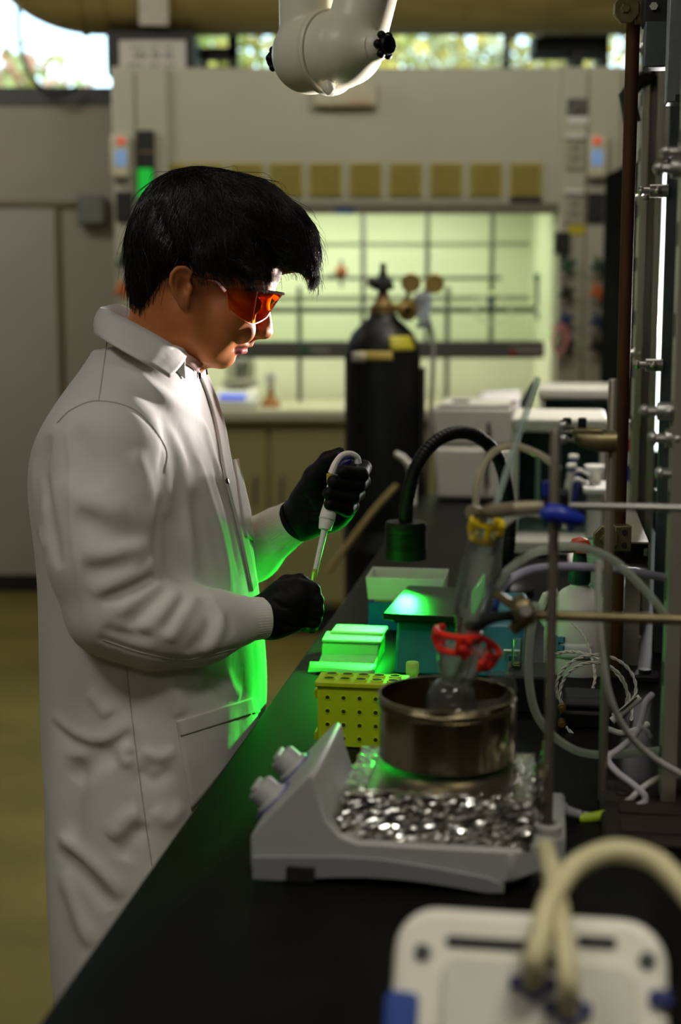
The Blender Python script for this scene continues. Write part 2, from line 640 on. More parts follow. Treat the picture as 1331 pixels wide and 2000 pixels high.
# horizontal baffle slots in the liner
for py in (476, 580):
    p = H(700, py, 7.245)
    MB().box2((xi0 + .02, 7.235, p[2] - .006), (xi1 - .02, 7.25, p[2] + .006)).obj('baffle_slot', mat('slot_grey', (.3, .31, .25), .6), hood, True, smooth=False)
MB().box2((xi0, YH - .05, zw - .055), (xi1, 7.3, zw)).obj('worktop', mat('hood_worktop', (.47, .45, .33), .4, var=.05), hood, True, bevel=.015)
MB().box2((x0 + .05, YH + .01, .13), (x1 - .02, 7.2, zw - .055)).obj('base_cabinet', mat('cabinet_enamel', (.27, .245, .11), .5, var=.03, scale=4), hood, True, bevel=.006)
MB().box2((x0 + .05, YH + .05, 0), (x1 - .02, 7.2, .13)).obj('kick_plate', M_black, hood, True, smooth=False)
nd = 4
for i in range(nd):
    a = xi0 + (xi1 - xi0) * i / nd
    b = xi0 + (xi1 - xi0) * (i + 1) / nd
    d = MB().box2((a + .012, YH - .008, .16), (b - .012, YH + .012, zw - .09)).obj('door', mat('cabinet_door', (.31, .28, .125), .5, var=.03, scale=4), hood, True, bevel=.005)
    hx = b - .06 if i % 2 == 0 else a + .06
    MB().tube([(hx, YH - .008, .62), (hx, YH - .035, .63), (hx, YH - .035, .73), (hx, YH - .008, .74)], .006, 8).obj('handle', M_rod, d, True)
# vents
vents = [998, 920, 842, 763, 685, 607, 530, 452, 375, 303]
vs_ = None
for vx in vents:
    a, b = H(vx, 384, YH - .006), H(vx + 60, 318, YH - .006)
    v = MB()
    v.box2((a[0], YH - .004, a[2]), (b[0], YH + .004, b[2]))
    for k in range(9):
        z = a[2] + (b[2] - a[2]) * (k + .5) / 9
        v.box(((a[0] + b[0]) / 2, YH - .010, z), (b[0] - a[0] - .012, .014, .006), np.array([[1, 0, 0], [0, .8, -.6], [0, .6, .8]]))
    for xx in (a[0], b[0]):
        v.box2((xx - .005, YH - .016, a[2]), (xx + .005, YH, b[2]))
    v.obj('vent', M_ventm, hood, True, smooth=False)
# sash: rail, panes, handle
zr0, zr1 = H(700, 700)[2], H(700, 666)[2]
MB().box2((xi0, YH + .0, zr0), (xi1 - .05, YH + .05, zr1)).obj('sash_rail', M_sash, hood, True, bevel=.006)
for i in range(2):
    a = xi0 + (xi1 - xi0) * i / 2 + .01
    b = xi0 + (xi1 - xi0) * (i + 1) / 2 - .01
    MB().box2((a, YH + .022, zr1), (b, YH + .027, zsash)).obj('sash_pane', clear_mat('sash_glass', (.90, .94, .88), .06), hood, True, smooth=False)
for (px, w_) in ((625, .09), (1030, .16)):
    p = H(px, 684, YH - .002)
    MB().box(p, (w_, .006, .03)).obj('rail_label', mat('rail_label', (.22, .21, .19), .6), hood, True, smooth=False)
p = H(1003, 689, YH - .004)
MB().box(p, (.035, .006, .03)).obj('red_label', mat('red_label', (.25, .02, .03), .5), hood, True, smooth=False)
p = H(597, 684, YH - .004)
MB().box(p, (.03, .006, .03)).obj('green_label', mat('green_label', (.02, .12, .06), .5), hood, True, smooth=False)
# lattice of rods inside
YL = 7.0
for px, yb in ((585, 790), (710, 790), (836, 690), (963, 690), (875, 790), (470, 790)):
    a, b = W(px, 412, YL), W(px, yb, YL)
    if px in (585, 875, 470):
        a = W(px, 560, YL)
    MB().cyl((a[0], YL, max(zw, b[2])), (a[0], YL, a[2] + (.1 if px not in (585, 875, 470) else 0)), .0125, n=10).obj('lattice_rod', M_rod, hood, True)
for py, r, xa_, xb_ in ((543, .010, 620, 980), (605, .016, 430, 1076)):
    a, b = W(xa_, py, YL - .02), W(xb_, py, YL - .02)
    MB().cyl((a[0], YL - .02, a[2]), (b[0], YL - .02, a[2]), r, n=10).obj('lattice_rod', M_rod, hood, True)
# black label and blue tape on the hood, long beige box above
MB().box(H(1028, 392, YH - .004), (.14, .008, .022)).obj('name_plate', M_black, hood, True, smooth=False)
MB().box(H(674, 412, YH - .014), (.085, .006, .025)).obj('blue_tape', mat('tape_blue', (.02, .07, .22), .6), hood, True, smooth=False)
t = thing('alarm_strobe_box', 'long beige box fixed high on the hood front below the extraction arm', 'wall box', H(674, 205))
MB().box(H(674, 186, YH - .03), (.28, .06, .10)).obj('body', mat('beige_plastic', (.50, .46, .33), .5), t, True, bevel=.01)
MB().box(H(700, 198, YH - .062), (.10, .004, .012)).obj('label_strip', mat('label_peach', (.5, .3, .17), .5), t, True, smooth=False)


# airflow monitors (one on each column)
def monitor(px, py, lab):
    t = thing('airflow_monitor', lab, 'airflow monitor', H(px, py + 42, YH - .03), 0, 'airflow monitors on the hood columns')
    MB().box(H(px, py, YH - .06), (.085, .06, .185)).obj('body', mat('monitor_beige', (.55, .51, .38), .5), t, True, bevel=.012)
    MB().cyl(H(px, py - 31, YH - .088), H(px, py - 31, YH - .1), .014, n=12).obj('alarm_lamp', mat('alarm_red', (.5, .03, .02), .4, emit=(1, .05, .02), estr=.5), t, True)
    MB().box(H(px, py + 2, YH - .091), (.05, .006, .068)).obj('display', mat('monitor_display', (.10, .18, .30), .3, emit=(.22, .36, .62), estr=.45), t, True, smooth=False)


monitor(236, 306, 'beige airflow monitor with red lamp on the left hood column')
monitor(1167, 306, 'beige airflow monitor with red lamp on the right hood column')
t = thing('sash_gauge', 'tall dark gauge with a lit green lower half beside the left monitor', 'gauge', H(286, 390, YH - .03))
MB().box(H(286, 322, YH - .045), (.075, .03, .29)).obj('body', M_black, t, True, bevel=.006)
MB().box(H(286, 297, YH - .062), (.07, .006, .008)).obj('gauge_line', mat('gauge_line', (.2, .14, .06), .5), t, True, smooth=False)
MB().box(H(284, 358, YH - .063), (.062, .006, .125)).obj('green_light', mat('gauge_green', (.0, .3, .02), .4, emit=(0, .8, .06), estr=.36), t, True, smooth=False)


def flatbox(name, lab, cat, px, py, w, h, m, d=.02, y=YH - .03, group=None, extra=None):
    o = MB().box(W(px, py, y - d / 2), (w, d, h)).obj(name, m, bevel=.003)
    return tag(o, lab, cat, group)


flatbox('switch_plate', 'black square switch plate low on the left hood column', 'switch', 243, 403, .075, .125, M_black)
flatbox('switch_plate', 'black square switch plate on the right hood column beside the black cabinet', 'switch', 1164, 405, .07, .125, M_black)
M_plate = mat('cover_plate', (.33, .315, .24), .5)


def outlet(px, py, lab):
    t = thing('outlet', lab, 'outlet', H(px, py + 30, YH - .03), 0, 'outlets on the right hood column')
    MB().box(H(px, py, YH - .036), (.085, .012, .15)).obj('cover', M_plate, t, True, bevel=.004)
    MB().box(H(px, py - 30, YH - .045), (.085, .03, .018)).obj('flip_lid', M_white, t, True, bevel=.004)
    for s in (-.02, .022):
        MB().box(H(px, py + 2, YH - .043) + [0, 0, s], (.03, .006, .02)).obj('socket', mat('socket_grey', (.2, .19, .15), .5), t, True, bevel=.002)


outlet(1125, 297, 'upper grey outlet with a raised white lid on the right hood column')
outlet(1123, 405, 'lower grey outlet with a raised white lid above the yellow sticker')
t = thing('hood_certificate', 'small black and white printed notice high on the right hood column', 'notice', H(1129, 240, YH - .03))
MB().box(H(1129, 210, YH - .034), (.09, .006, .075)).obj('picture', mat('notice_dark', (.07, .07, .06), .5, var=.8, scale=30), t, True, smooth=False)
MB().box(H(1129, 234, YH - .034), (.09, .006, .028)).obj('caption', M_white, t, True, smooth=False)
flatbox('warning_sticker', 'yellow warning sticker below the lower outlet', 'sticker', 1127, 447, .072, .052, mat('yellow_sticker', (.55, .46, .02), .5), .006)
flatbox('control_box', 'small black control box on the hood edge left of the yellow sticker', 'control box', 1098, 475, .065, .095, M_black, .05)
KN = {'green': mat('knob_green', (.01, .06, .035), .4), 'black': M_blackgl, 'blue': mat('knob_blue', (.01, .03, .12), .4), 'orange': mat('knob_orange', (.65, .15, .02), .4)}
for (px, py, k, lab) in ((1110, 518, 'green', 'dark green valve knob topmost in the left row on the right hood column'),
                         (1108, 571, 'black', 'black valve knob second in the left row on the right hood column'),
                         (1106, 624, 'blue', 'dark blue valve knob third in the left row on the right hood column'),
                         (1108, 675, 'black', 'black valve knob lowest in the left row on the right hood column'),
                         (1171, 518, 'green', 'dark green valve knob topmost beside the black cabinet'),
                         (1168, 569, 'orange', 'bright orange valve knob beside the black cabinet'),
                         (1168, 626, 'blue', 'dark blue valve knob below the orange knob'),
                         (1166, 674, 'black', 'black valve knob lowest beside the black cabinet'),
                         (243, 510, 'green', 'dark green valve knob on the left hood column behind the head'),
                         (240, 565, 'orange', 'orange valve knob on the left hood column behind the head')):
    t = thing('valve_knob', lab, 'valve knob', H(px, py, YH - .03), 0, 'service valve knobs on the hood columns')
    MB().cyl(H(px, py, YH - .03), H(px, py, YH - .075), .009, n=10).obj('spindle', M_rod, t, True)
    kb = MB()
    kb.cyl(H(px, py, YH - .07), H(px, py, YH - .095), .019, .016, n=12)
    for a in range(4):
        q = H(px, py, YH - .082)
        kb.ball(q + [.026 * math.cos(a * 1.571 + .4), 0, .026 * math.sin(a * 1.571 + .4)], (.014, .012, .014), 8, 6)
    kb.obj('handwheel', KN[k], t, True)

# light inside the hood: a strip fixture at the top of its interior
t = thing('hood_lamp', 'strip lamp inside the top of the fume hood', 'lamp', (0, 6.75, zsash + .13))
MB().box((.0, 6.75, zsash + .13), (1.2, .12, .03)).obj('housing', M_white, t, True, bevel=.004)
area_light('hood_lamp_light', (0, 6.75, zsash + .10), (0, 7.0, 0), 1.4, 13, (.96, 1.0, .74), .25)

# ------------------------------------------------------------------ things inside the hood
M_chrome = mat('lab_chrome', (.45, .45, .42), .25, .9)
t = thing('lab_balance', 'white balance with a blue lit display on the hood worktop', 'balance', W(462, 792, 6.55))
zq = zw
xq = W(462, 780, 6.55)[0]
MB().prism([(6.45, zq), (6.75, zq), (6.75, zq + .08), (6.5, zq + .075), (6.45, zq + .03)], xq - .10, xq + .10, 'x').obj('body', M_white, t, True, bevel=.01)
MB().box((xq - .01, 6.468, zq + .055), (.12, .006, .035), np.array([[1, 0, 0], [0, .45, .89], [0, -.89, .45]]).T).obj('display', mat('display_blue', (.02, .08, .5), .3, emit=(.06, .16, 1), estr=.9), t, True, smooth=False)
MB().cyl((xq, 6.63, zq + .08), (xq, 6.63, zq + .095), .06, n=20).obj('pan', M_chrome, t, True)
t = thing('rotary_evaporator', 'grey lab apparatus standing behind the balance in the hood', 'apparatus', (W(470, 760, 6.85)[0], 6.85, zw))
xq = W(470, 760, 6.85)[0]
MB().box((xq, 6.85, zw + .06), (.16, .16, .12)).obj('base', mat('grey_plastic', (.28, .27, .23), .5), t, True, bevel=.015)
MB().lathe([(.07, 0), (.075, .06), (.06, .12), (.03, .15)], (xq, 6.85, zw + .12), n=16).obj('vessel', M_chrome, t, True)
t = thing('reagent_bottle', 'small orange topped bottle with a white stopper on the hood worktop', 'bottle', (W(529, 790, 6.6)[0], 6.6, zw))
xq = W(529, 790, 6.6)[0]
MB().lathe([(0, 0), (.045, 0), (.045, .02), (.03, .03), (.014, .06), (.012, .09)], (xq, 6.6, zw), n=16).obj('bottle_body', mat('bottle_orange', (.35, .12, .02), .4), t, True)
MB().lathe([(0, .09), (.02, .09), (.026, .13), (.016, .16), (0, .16)], (xq, 6.6, zw), n=16).obj('stopper', M_white, t, True)
t = thing('rod_clamp', 'reddish clamp gripping a short rod inside the hood', 'clamp', W(667, 545, 6.96))
MB().cyl(W(667, 508, 6.96), W(667, 560, 6.96), .009, n=8).obj('rod', M_rod, t, True)
MB().ball(W(667, 530, 6.95), (.03, .02, .03), 10, 8).obj('jaw', mat('clamp_red', (.28, .08, .04), .4), t, True)
MB().cyl(W(667, 538, 6.95), W(640, 538, 6.95), .008, n=8).obj('screw', M_rod, t, True)
t = thing('tubing_coil', 'coil of clear tubing with a blue valve on the hood lattice', 'tubing', W(962, 655, 6.94))
pp = [W(962 + 34 * math.cos(a) * (1 + .08 * math.sin(a * 3)), 603 + 28 * math.sin(a), 6.94 - .004 * a) for a in np.linspace(0, 12.2, 60)]
MB().tube(pp, .005, 6).obj('coil', mat('tube_clear', (.55, .57, .48), .3), t, True)
MB().box(W(960, 588, 6.93), (.03, .03, .06)).obj('valve', KN['blue'], t, True, bevel=.004)
MB().ball(W(961, 574, 6.93), .014, 8, 6).obj('valve_cap', mat('yellow_cap', (.5, .45, .05), .5), t, True)
t = thing('service_tap', 'green handled tap at the right inside the hood', 'tap', W(1062, 560, 6.9))
MB().tube([W(1050, 600, 6.9), W(1050, 545, 6.9), W(1075, 540, 6.9)], .011, 8).obj('spout', M_rod, t, True)
MB().box(W(1060, 541, 6.88), (.08, .02, .03)).obj('lever', mat('tap_green', (.01, .12, .06), .4), t, True, bevel=.005)
MB().box(W(1060, 617, 6.88), (.06, .02, .035)).obj('lever', KN['blue'], t, True, bevel=.005)
t = MB().tube(catmull([W(1078, 640, 6.3), W(1100, 635, 6.3), W(1112, 655, 6.3), W(1095, 690, 6.3), W(1080, 665, 6.3), W(1098, 640, 6.3), W(1106, 670, 6.3), W(1092, 700, 6.31)], 6), .007, 8).obj('pink_hose', mat('hose_pink', (.6, .22, .22), .4))
tag(t, 'loop of pink hose hanging at the right end of the hood sash', 'hose')

# ------------------------------------------------------------------ lab bench
M_bench = mat('bench_epoxy', (.0045, .0042, .0033), .46, var=.25, scale=14, bump=.04, bscale=60, spec=.09)
M_cab = mat('bench_cabinet', (.16, .15, .11), .5)
ZB = 0.92


def local(o_px, o_py, z=ZB):
    """Bench-aligned frame (x across, y along the bench) standing on the bench at a pixel."""
    return B(o_px, o_py, z)


e0 = B(300, 1687)
edge0 = e0 - BV * ((e0[1] + .9) / BV[1])
e1 = e0 + BV * ((4.42 - e0[1]) / BV[1])
Lb = np.linalg.norm(e1 - edge0)
bench = thing('lab_bench', 'long black epoxy lab bench running away beside the person', 'bench', (edge0[0], edge0[1], 0), BR)
MB().box2((0, 0, ZB - .032), (1.45, Lb, ZB)).obj('worktop', M_bench, bench, bevel=.004)
MB().box2((.05, .02, .10), (1.40, Lb - .04, ZB - .032)).obj('cabinet', M_cab, bench, smooth=False)
MB().box2((.10, .06, 0), (1.35, Lb - .1, .10)).obj('kick_plate', M_black, bench, smooth=False)
nd = 9
for i in range(nd):
    a = .02 + (Lb - .06) * i / nd
    b = .02 + (Lb - .06) * (i + 1) / nd
    d = MB().box2((.032, a + .006, .12), (.05, b - .006, .70)).obj('door', M_cab, bench, smooth=False, bevel=.003)
    MB().box2((.018, b - .05, .50), (.032, b - .035, .62)).obj('handle', M_rod, d, bevel=.003)
    d = MB().box2((.032, a + .006, .71), (.05, b - .006, ZB - .04)).obj('drawer', M_cab, bench, smooth=False, bevel=.003)
    MB().box2((.018, (a + b) / 2 - .06, .78), (.032, (a + b) / 2 + .06, .795)).obj('handle', M_rod, d, bevel=.003)


def bthing(name, lab, cat, px, py, group=None, z=ZB):
    return thing(name, lab, cat, B(px, py, z), BR, group)


def loc(t, p):
    """World point -> local coordinates of a thing."""
    return np.array(PM(t).inverted() @ Vector([float(c) for c in p]))


# ------------------------------------------------------------------ gas cylinder beyond the bench end
M_cyl = mat('cylinder_black', (.004, .004, .0035), .45, var=.3, scale=6, spec=.3)
M_brass = mat('brass', (.36, .24, .07), .35, .85, var=.15)
GY = 4.62
g0 = W(747, 900, GY)
gx, gr = g0[0], (W(820, 900, GY)[0] - W(673, 900, GY)[0]) / 2
zsh = W(747, 668, GY)[2]
gas = thing('gas_cylinder', 'tall black gas cylinder with brass regulator standing behind the bench end', 'gas cylinder', (gx, GY, 0))
MB().lathe([(0, 0), (gr * .96, 0), (gr, .02), (gr, zsh - .055), (gr * .95, zsh - .01), (gr * .8, zsh + .03), (gr * .55, zsh + .06), (gr * .40, zsh + .075), (gr * .36, zsh + .09), (0, zsh + .09)], (0, 0, 0), n=40).obj('shell', M_cyl, gas)
zn = zsh + .085
MB().lathe([(.040, 0), (.040, .03), (.032, .035), (.022, .05), (.018, .07)], (0, 0, zn), n=20).obj('neck_ring', mat('old_brass', (.22, .14, .05), .5, .6, var=.3), gas)
MB().lathe([(.016, .06), (.016, .13), (.010, .14), (.010, .165)], (0, 0, zn), n=16).obj('valve', M_dark, gas)
hw = MB()
zv = W(747, 560, GY)[2]
hw.lathe([(.010, -.012), (.034, -.010), (.036, 0), (.034, .010), (.010, .012)], (0, 0, zv), n=20)
hw.cyl((0, 0, zv), (0, 0, zn + .15), .010)
hw.cyl((-.05, 0, zn + .105), (.03, 0, zn + .105), .016, n=12)
hw.obj('handwheel', M_dark, gas)
reg = MB()
zr = W(747, 600, GY)[2]
xr_ = W(795, 600, GY)[0] - gx
reg.cyl((.0, 0, zr), (xr_ - .02, 0, zr), .012, n=12)
reg.lathe([(.016, 0), (.030, .005), (.034, .03), (.030, .045), (.012, .05), (.012, .075)], (xr_, -.02, zr - .01), (0, -1, 0), 20)
reg.ball((xr_, 0, zr), .026, 12, 8)
reg.cyl((xr_ + .01, 0, zr), (W(835, 600, GY)[0] - gx, 0, zr + .01), .014, n=12)
rg_ = reg.obj('regulator', M_brass, gas)
for (px, py) in ((803, 553), (849, 554)):
    q = W(px, py, GY - .03)
    q = np.array([q[0] - gx, -.03, q[2]])
    MB().lathe([(0, -.016), (.029, -.016), (.031, -.012), (.031, .012), (.027, .016), (.026, .012), (0, .012)], q, (0, -1, 0), 24).obj('gauge', mat('gauge_brass', (.30, .20, .06), .45, .4), rg_)
    MB().cyl(q, (xr_ + (.015 if px > 820 else -.005), -.01, zr + .01), .007, n=8).obj('gauge_stem', M_brass, rg_)
lab_ = MB()
for k, (p0, p1, y0, y1) in enumerate(((-.32, .22, 692, 676), ) ):
    pass
aa_ = np.linspace(-1.85, -1.05, 8)
zl0, zl1 = W(747, 683, GY)[2] - .0, W(747, 655, GY)[2]
rl = lambda z: float(np.interp(z, [zsh - .055, zsh - .01, zsh + .03, zsh + .06], [gr, gr * .95, gr * .8, gr * .55])) + .003
lab_.grid([[(rl(z) * math.cos(a), rl(z) * math.sin(a), z) for a in aa_ + .45] for z in np.linspace(zl0, zl1, 5)])
lab_.obj('hazard_label', mat('hazard_yellow', (.40, .36, .02), .5), gas, solid=.002)
MB().grid([[(rl(z) * math.cos(a), rl(z) * math.sin(a), z) for a in np.linspace(-2.3, -1.35, 8)] for z in np.linspace(zl0 - .03, zl0 - .002, 4)]).obj('shoulder_label', mat('label_tan', (.40, .30, .06), .55), gas, solid=.002)
q = W(697, 688, GY - .1)
MB().grid([[(rl(z) * math.cos(a), rl(z) * math.sin(a), z) for a in np.linspace(-2.5, -2.05, 5)] for z in np.linspace(zl0 - .035, zl0 - .005, 4)]).obj('paper_tag', mat('paper_dirty', (.5, .48, .4), .7), gas, solid=.002)
# hanging plastic tag bag and its chain
q = W(826, 600, GY - .07)
b_ = MB()
b_.grid([[(q[0] - gx + w * (1 + .25 * math.sin(k * 1.1)) + .006 * math.sin(k * 2.), -.07 + .015 * math.sin(k + w * 50), q[2] + .045 - .022 * k) for w in (-.022, -.008, .008, .024)] for k in range(6)])
b_.obj('tag_bag', clear_mat('bag_clear', (.62, .66, .72), .2, .15, white=.55), gas, solid=.003)
hose = catmull([(xr_ + .06, 0, zr - .01), (xr_ + .085, -.02, zr - .12), (xr_ + .075, -.03, zr - .4), (xr_ + .06, -.03, zr - .7)], 6)
MB().tube(hose, .007, 8).obj('hose', mat('hose_grey', (.22, .22, .20), .5), gas)
MB().cyl((gr + .004, -.05, .10), (gr + .004, -.05, zsh - .08), .009, n=8).obj('conduit', M_dark, gas)
# stand that holds the cylinder: a strap fixed to the bench
MB().lathe([(gr + .001, -.03), (gr + .005, -.03), (gr + .005, .03), (gr + .001, .03)], (0, 0, .75), n=40).obj('strap', M_black, gas)

# tall black cabinet at the right
cbx0 = W(1183, 310, 5.9)[0]
zc = W(1200, 311, 5.3)[2]
t = thing('black_cabinet', 'tall black cabinet behind the bench at the right of the fume hood', 'cabinet', (cbx0, 5.3, 0))
MB().box2((0, 0, .06), (.62, .6, zc)).obj('body', mat('cabinet_black', (.004, .004, .0045), .8, var=.2, spec=.02), t, bevel=.01)
for i in range(2):
    d = MB().box2((.01 + .302 * i, -.016, .08), (.306 + .302 * i, 0, zc - .02)).obj('door', mat('cabinet_black', (0, 0, 0)), t, bevel=.004)
    MB().box2((.27 + .06 * i - .006, -.03, 1.0), (.27 + .06 * i + .006, -.016, 1.2)).obj('handle', M_dark, d, bevel=.003)
MB().box2((.03, .02, 0), (.59, .55, .06)).obj('plinth', M_black, t, smooth=False)

# ------------------------------------------------------------------ far end of the bench: instruments
M_lgrey = mat('instrument_grey', (.36, .34, .31), .5, var=.03)
M_offw = mat('instrument_white', (.50, .49, .44), .45, var=.03)
t = bthing('chart_instrument', 'pale grey boxy instrument at the far end of the bench beside the cylinder', 'instrument', 848, 980)
wI = np.linalg.norm(B(1000, 985) - B(848, 980))
MB().box2((0, .0, .008), (wI, .34, .165)).obj('lower_body', M_lgrey, t, bevel=.012)
MB().box2((-.008, .01, .168), (wI + .004, .35, .285)).obj('upper_body', M_lgrey, t, bevel=.012)
MB().box2((.01, .012, .286), (wI - .01, .32, .297)).obj('lid', M_offw, t, bevel=.006)
MB().box2((.05, .02, .297), (.10, .06, .304)).obj('button', M_blackgl, t, bevel=.002)
MB().tube([(.16, -.004, .24), (.165, -.006, .18), (.158, -.006, .10), (.16, -.004, .05)], .006, 8).obj('cable', M_black, t)
for x_ in (.03, wI - .03):
    for y_ in (.03, .30):
        MB().cyl((x_, y_, 0), (x_, y_, .01), .012, n=10).obj('foot', M_black, t)
z2 = ZB + .297
t = thing('open_binder', 'open white papers in a clear folder lying on the grey instrument', 'papers', W(968, 800, 4.33), BR)
pz = W(968, 790, 4.36)
pb = loc(t, pz)
MB().grid([[(x_, .0 + .02 + k * .05, .0 + .016 * k + .004 * math.sin(x_ * 20)) for x_ in np.linspace(-.055, .075, 6)] for k in range(4)]).obj('sheet', mat('paper_white', (.68, .67, .68), .7), t, solid=.003)
MB().box((.03, .06, .022), (.05, .06, .004), np.array([[.8, -.6, 0], [.6, .8, 0], [0, 0, 1]])).obj('picture', mat('picture_mixed', (.30, .16, .18), .6, var=.7, scale=40), t, smooth=False)
MB().box((-.01, .03, .014), (.05, .035, .003)).obj('blue_patch', mat('paper_blue', (.35, .42, .62), .7), t, smooth=False)
MB().prism([(.06, 0), (.10, 0), (.125, .08), (.11, .08)], .05, .075, 'y').obj('black_cover', M_black, t)


def shield_box(name, lab, px0, px1, py_base, py_top, Yb, depth, frame_m, glassy, cat='balance', open_front=False):
    """Analytical balance: white base and roof, corner posts and glass sides."""
    p = B(px0, py_base)
    t = thing(name, lab, cat, p, BR)
    w_ = (px1 - px0) / F_PX * p[1]
    hgt = W(px0, py_top, p[1])[2] - ZB
    MB().box2((0, 0, .006), (w_, depth, .055)).obj('base', frame_m, t, bevel=.012)
    MB().box2((-.004, -.004, hgt - .035), (w_ + .004, depth + .004, hgt)).obj('roof', frame_m, t, bevel=.008)
    for x_ in (.008, w_ - .008):
        for y_ in (.008, depth - .008):
            MB().box((x_, y_, (hgt) / 2 + .01), (.014, .014, hgt - .085)).obj('post', frame_m, t, bevel=.002)
    MB().box2((.01, depth - .03, .055), (w_ - .01, depth - .02, hgt - .035)).obj('back_panel', mat('shield_back', (.03, .05, .05), .3), t, smooth=False)
    for (a, b) in (((.004, .016, .055), (.007, depth - .016, hgt - .035)), ((w_ - .007, .016, .055), (w_ - .004, depth - .016, hgt - .035)), ((.016, .004, .055), (w_ - .016, .007, hgt - .035))):
        MB().box2(a, b).obj('glass_pane', clear_mat('shield_glass', (.82, .92, .90), .12), t, smooth=False)
    MB().cyl((w_ / 2, depth / 2, .055), (w_ / 2, depth / 2, .08), .012, n=10).obj('pan_stem', M_chrome, t)
    MB().cyl((w_ / 2, depth / 2, .08), (w_ / 2, depth / 2, .084), .045, n=24).obj('pan', M_chrome, t)
    for x_ in (.03, w_ - .03):
        for y_ in (.03, depth - .03):
            MB().cyl((x_, y_, 0), (x_, y_, .008), .014, n=10).obj('foot', M_black, t)
    return t, w_, hgt


shield_box('analytical_balance', 'tall white analytical balance with glass draft shield at the far bench end', 1050, 1200, 985, 757, 4.2, .30, M_offw, True)
t2, w2, h2 = shield_box('analytical_balance', 'white analytical balance with glass draft shield behind the pipette stand', 998, 1180, 1082, 815, 3.3, .30, M_offw, True)
MB().prism([(0, .0), (.03, 0), (.03, .045), (0, .03)], .0, w2, 'x').xform(np.eye(3), (0, -.03, .006)).obj('control_panel', M_offw, t2, bevel=.004)
MB().box((.06, .10, .16), (.012, .012, .12)).obj('inner_rod', M_offw, t2, bevel=.002)
MB().box((.10, .05, .085), (.05, .03, .05)).obj('weigh_boat', mat('teal_dark', (.01, .06, .07), .4), t2, bevel=.004)

# ------------------------------------------------------------------ gooseneck lamp with green light
LY = 2.45
t = bthing('gooseneck_lamp', 'black gooseneck lamp arching over the bench with a green glowing head', 'lamp', 990, 1165)
lz = W(792, 1095, LY)[2]
Wl = lambda px, py, y: loc(t, W(px, py, y))
base = np.array([0, 0, 0.0])
MB().lathe([(0, 0), (.055, 0), (.055, .018), (.045, .028), (.018, .034), (.014, .06), (0, .06)], base, n=32).obj('base', M_blackgl, t)
neck = [base + [0, 0, .05], loc(t, W(992, 1100, 2.62)), loc(t, W(996, 1000, 2.61)), loc(t, W(978, 905, 2.58)), loc(t, W(940, 857, 2.55)), loc(t, W(893, 845, 2.52)), loc(t, W(845, 868, 2.49)), loc(t, W(812, 915, 2.46)), loc(t, W(797, 970, LY)), loc(t, W(794, 1010, LY))]
nk = catmull(neck, 14)
s_ = np.concatenate([[0], np.cumsum(np.linalg.norm(np.diff(nk, axis=0), axis=1))])
u_ = np.linspace(0, s_[-1], 420)
nk = np.stack([np.interp(u_, s_, nk[:, i]) for i in range(3)], 1)
rr = .0118 + .0004 * np.sign(np.sin(u_ / .0042 * math.pi))
MB().tube(nk, rr, 14).obj('gooseneck', mat('gooseneck_black', (.006, .006, .006), .5, spec=.25), t, sharp=60)
hc = loc(t, W(793, 1100, LY))
zt_ = loc(t, W(793, 1022, LY))[2]
zb_ = loc(t, W(793, 1090, LY))[2]
hr = 42 / F_PX * LY * .99
pf = [(0, zt_ + .008), (.012, zt_ + .008), (.0135, zt_ + .018), (.012, zt_ + .03)]
MB().lathe([(.0115, zt_ + .0), (.0125, zt_ + .002), (.0125, zt_ + .034), (.0115, zt_ + .036)], (hc[0], hc[1], 0), n=20).obj('collar', M_blackgl, t)
prof = [(0, zt_ + .003), (hr * .93, zt_ + .003), (hr, zt_ - .003), (hr, zt_ - .012)]
for k in range(7):
    z = zt_ - .014 - k * .0045
    prof += [(hr * .965, z), (hr * .965, z - .0014), (hr, z - .0018), (hr, z - .0042)]
prof += [(hr, zb_), (hr * .95, zb_ - .001), (hr * .93, zb_ + .004), (0, zb_ + .004)]
head = MB().lathe(prof, (hc[0], hc[1], 0), n=48).obj('lamp_head', M_blackgl, t, sharp=30)
MB().lathe([(0, zb_ + .0035), (hr * .90, zb_ + .0035), (hr * .90, zb_ + .001), (0, zb_ + .001)], (hc[0], hc[1], 0), n=32).obj('lens', mat('led_lens', (.02, .3, .04), .3, emit=(.02, 1, .08), estr=0.6), head)
hw_ = np.array(PM(t) @ Vector([float(hc[0]), float(hc[1]), float(zb_)]))


def spot(name, loc_, target, power, angle, blend, color, radius):
    l = bpy.data.lights.new(name, 'SPOT')
    l.energy = power
    l.color = color
    l.spot_size = math.radians(angle)
    l.spot_blend = blend
    l.shadow_soft_size = radius
    o = bpy.data.objects.new(name, l)
    COL.objects.link(o)
    o.location = [float(c) for c in loc_]
    o.rotation_euler = (Vector(target) - Vector(loc_)).to_track_quat('-Z', 'Y').to_euler()
    return o


GREEN = (.015, 1.0, .045)
tgt = B(812, 1176, ZB + .085)
spot('green_beam', hw_ - [0, 0, .004], tgt, 7, 50, 1.0, GREEN, .010)
gl_ = area_light('green_bounce_light', hw_ - [0, 0, .004], hw_ + [-.70, -.62, -.42], .05, 5.0, GREEN, spread=115)  # tilted disc added for green light bouncing off the plate
spot('green_tray_fill', hw_ - [0, 0, .004], B(668, 1303, ZB + .01), 26, 38, .95, GREEN, .010)  # extra spot added to strengthen the green on the tray
gl_.data.shape = 'DISK'

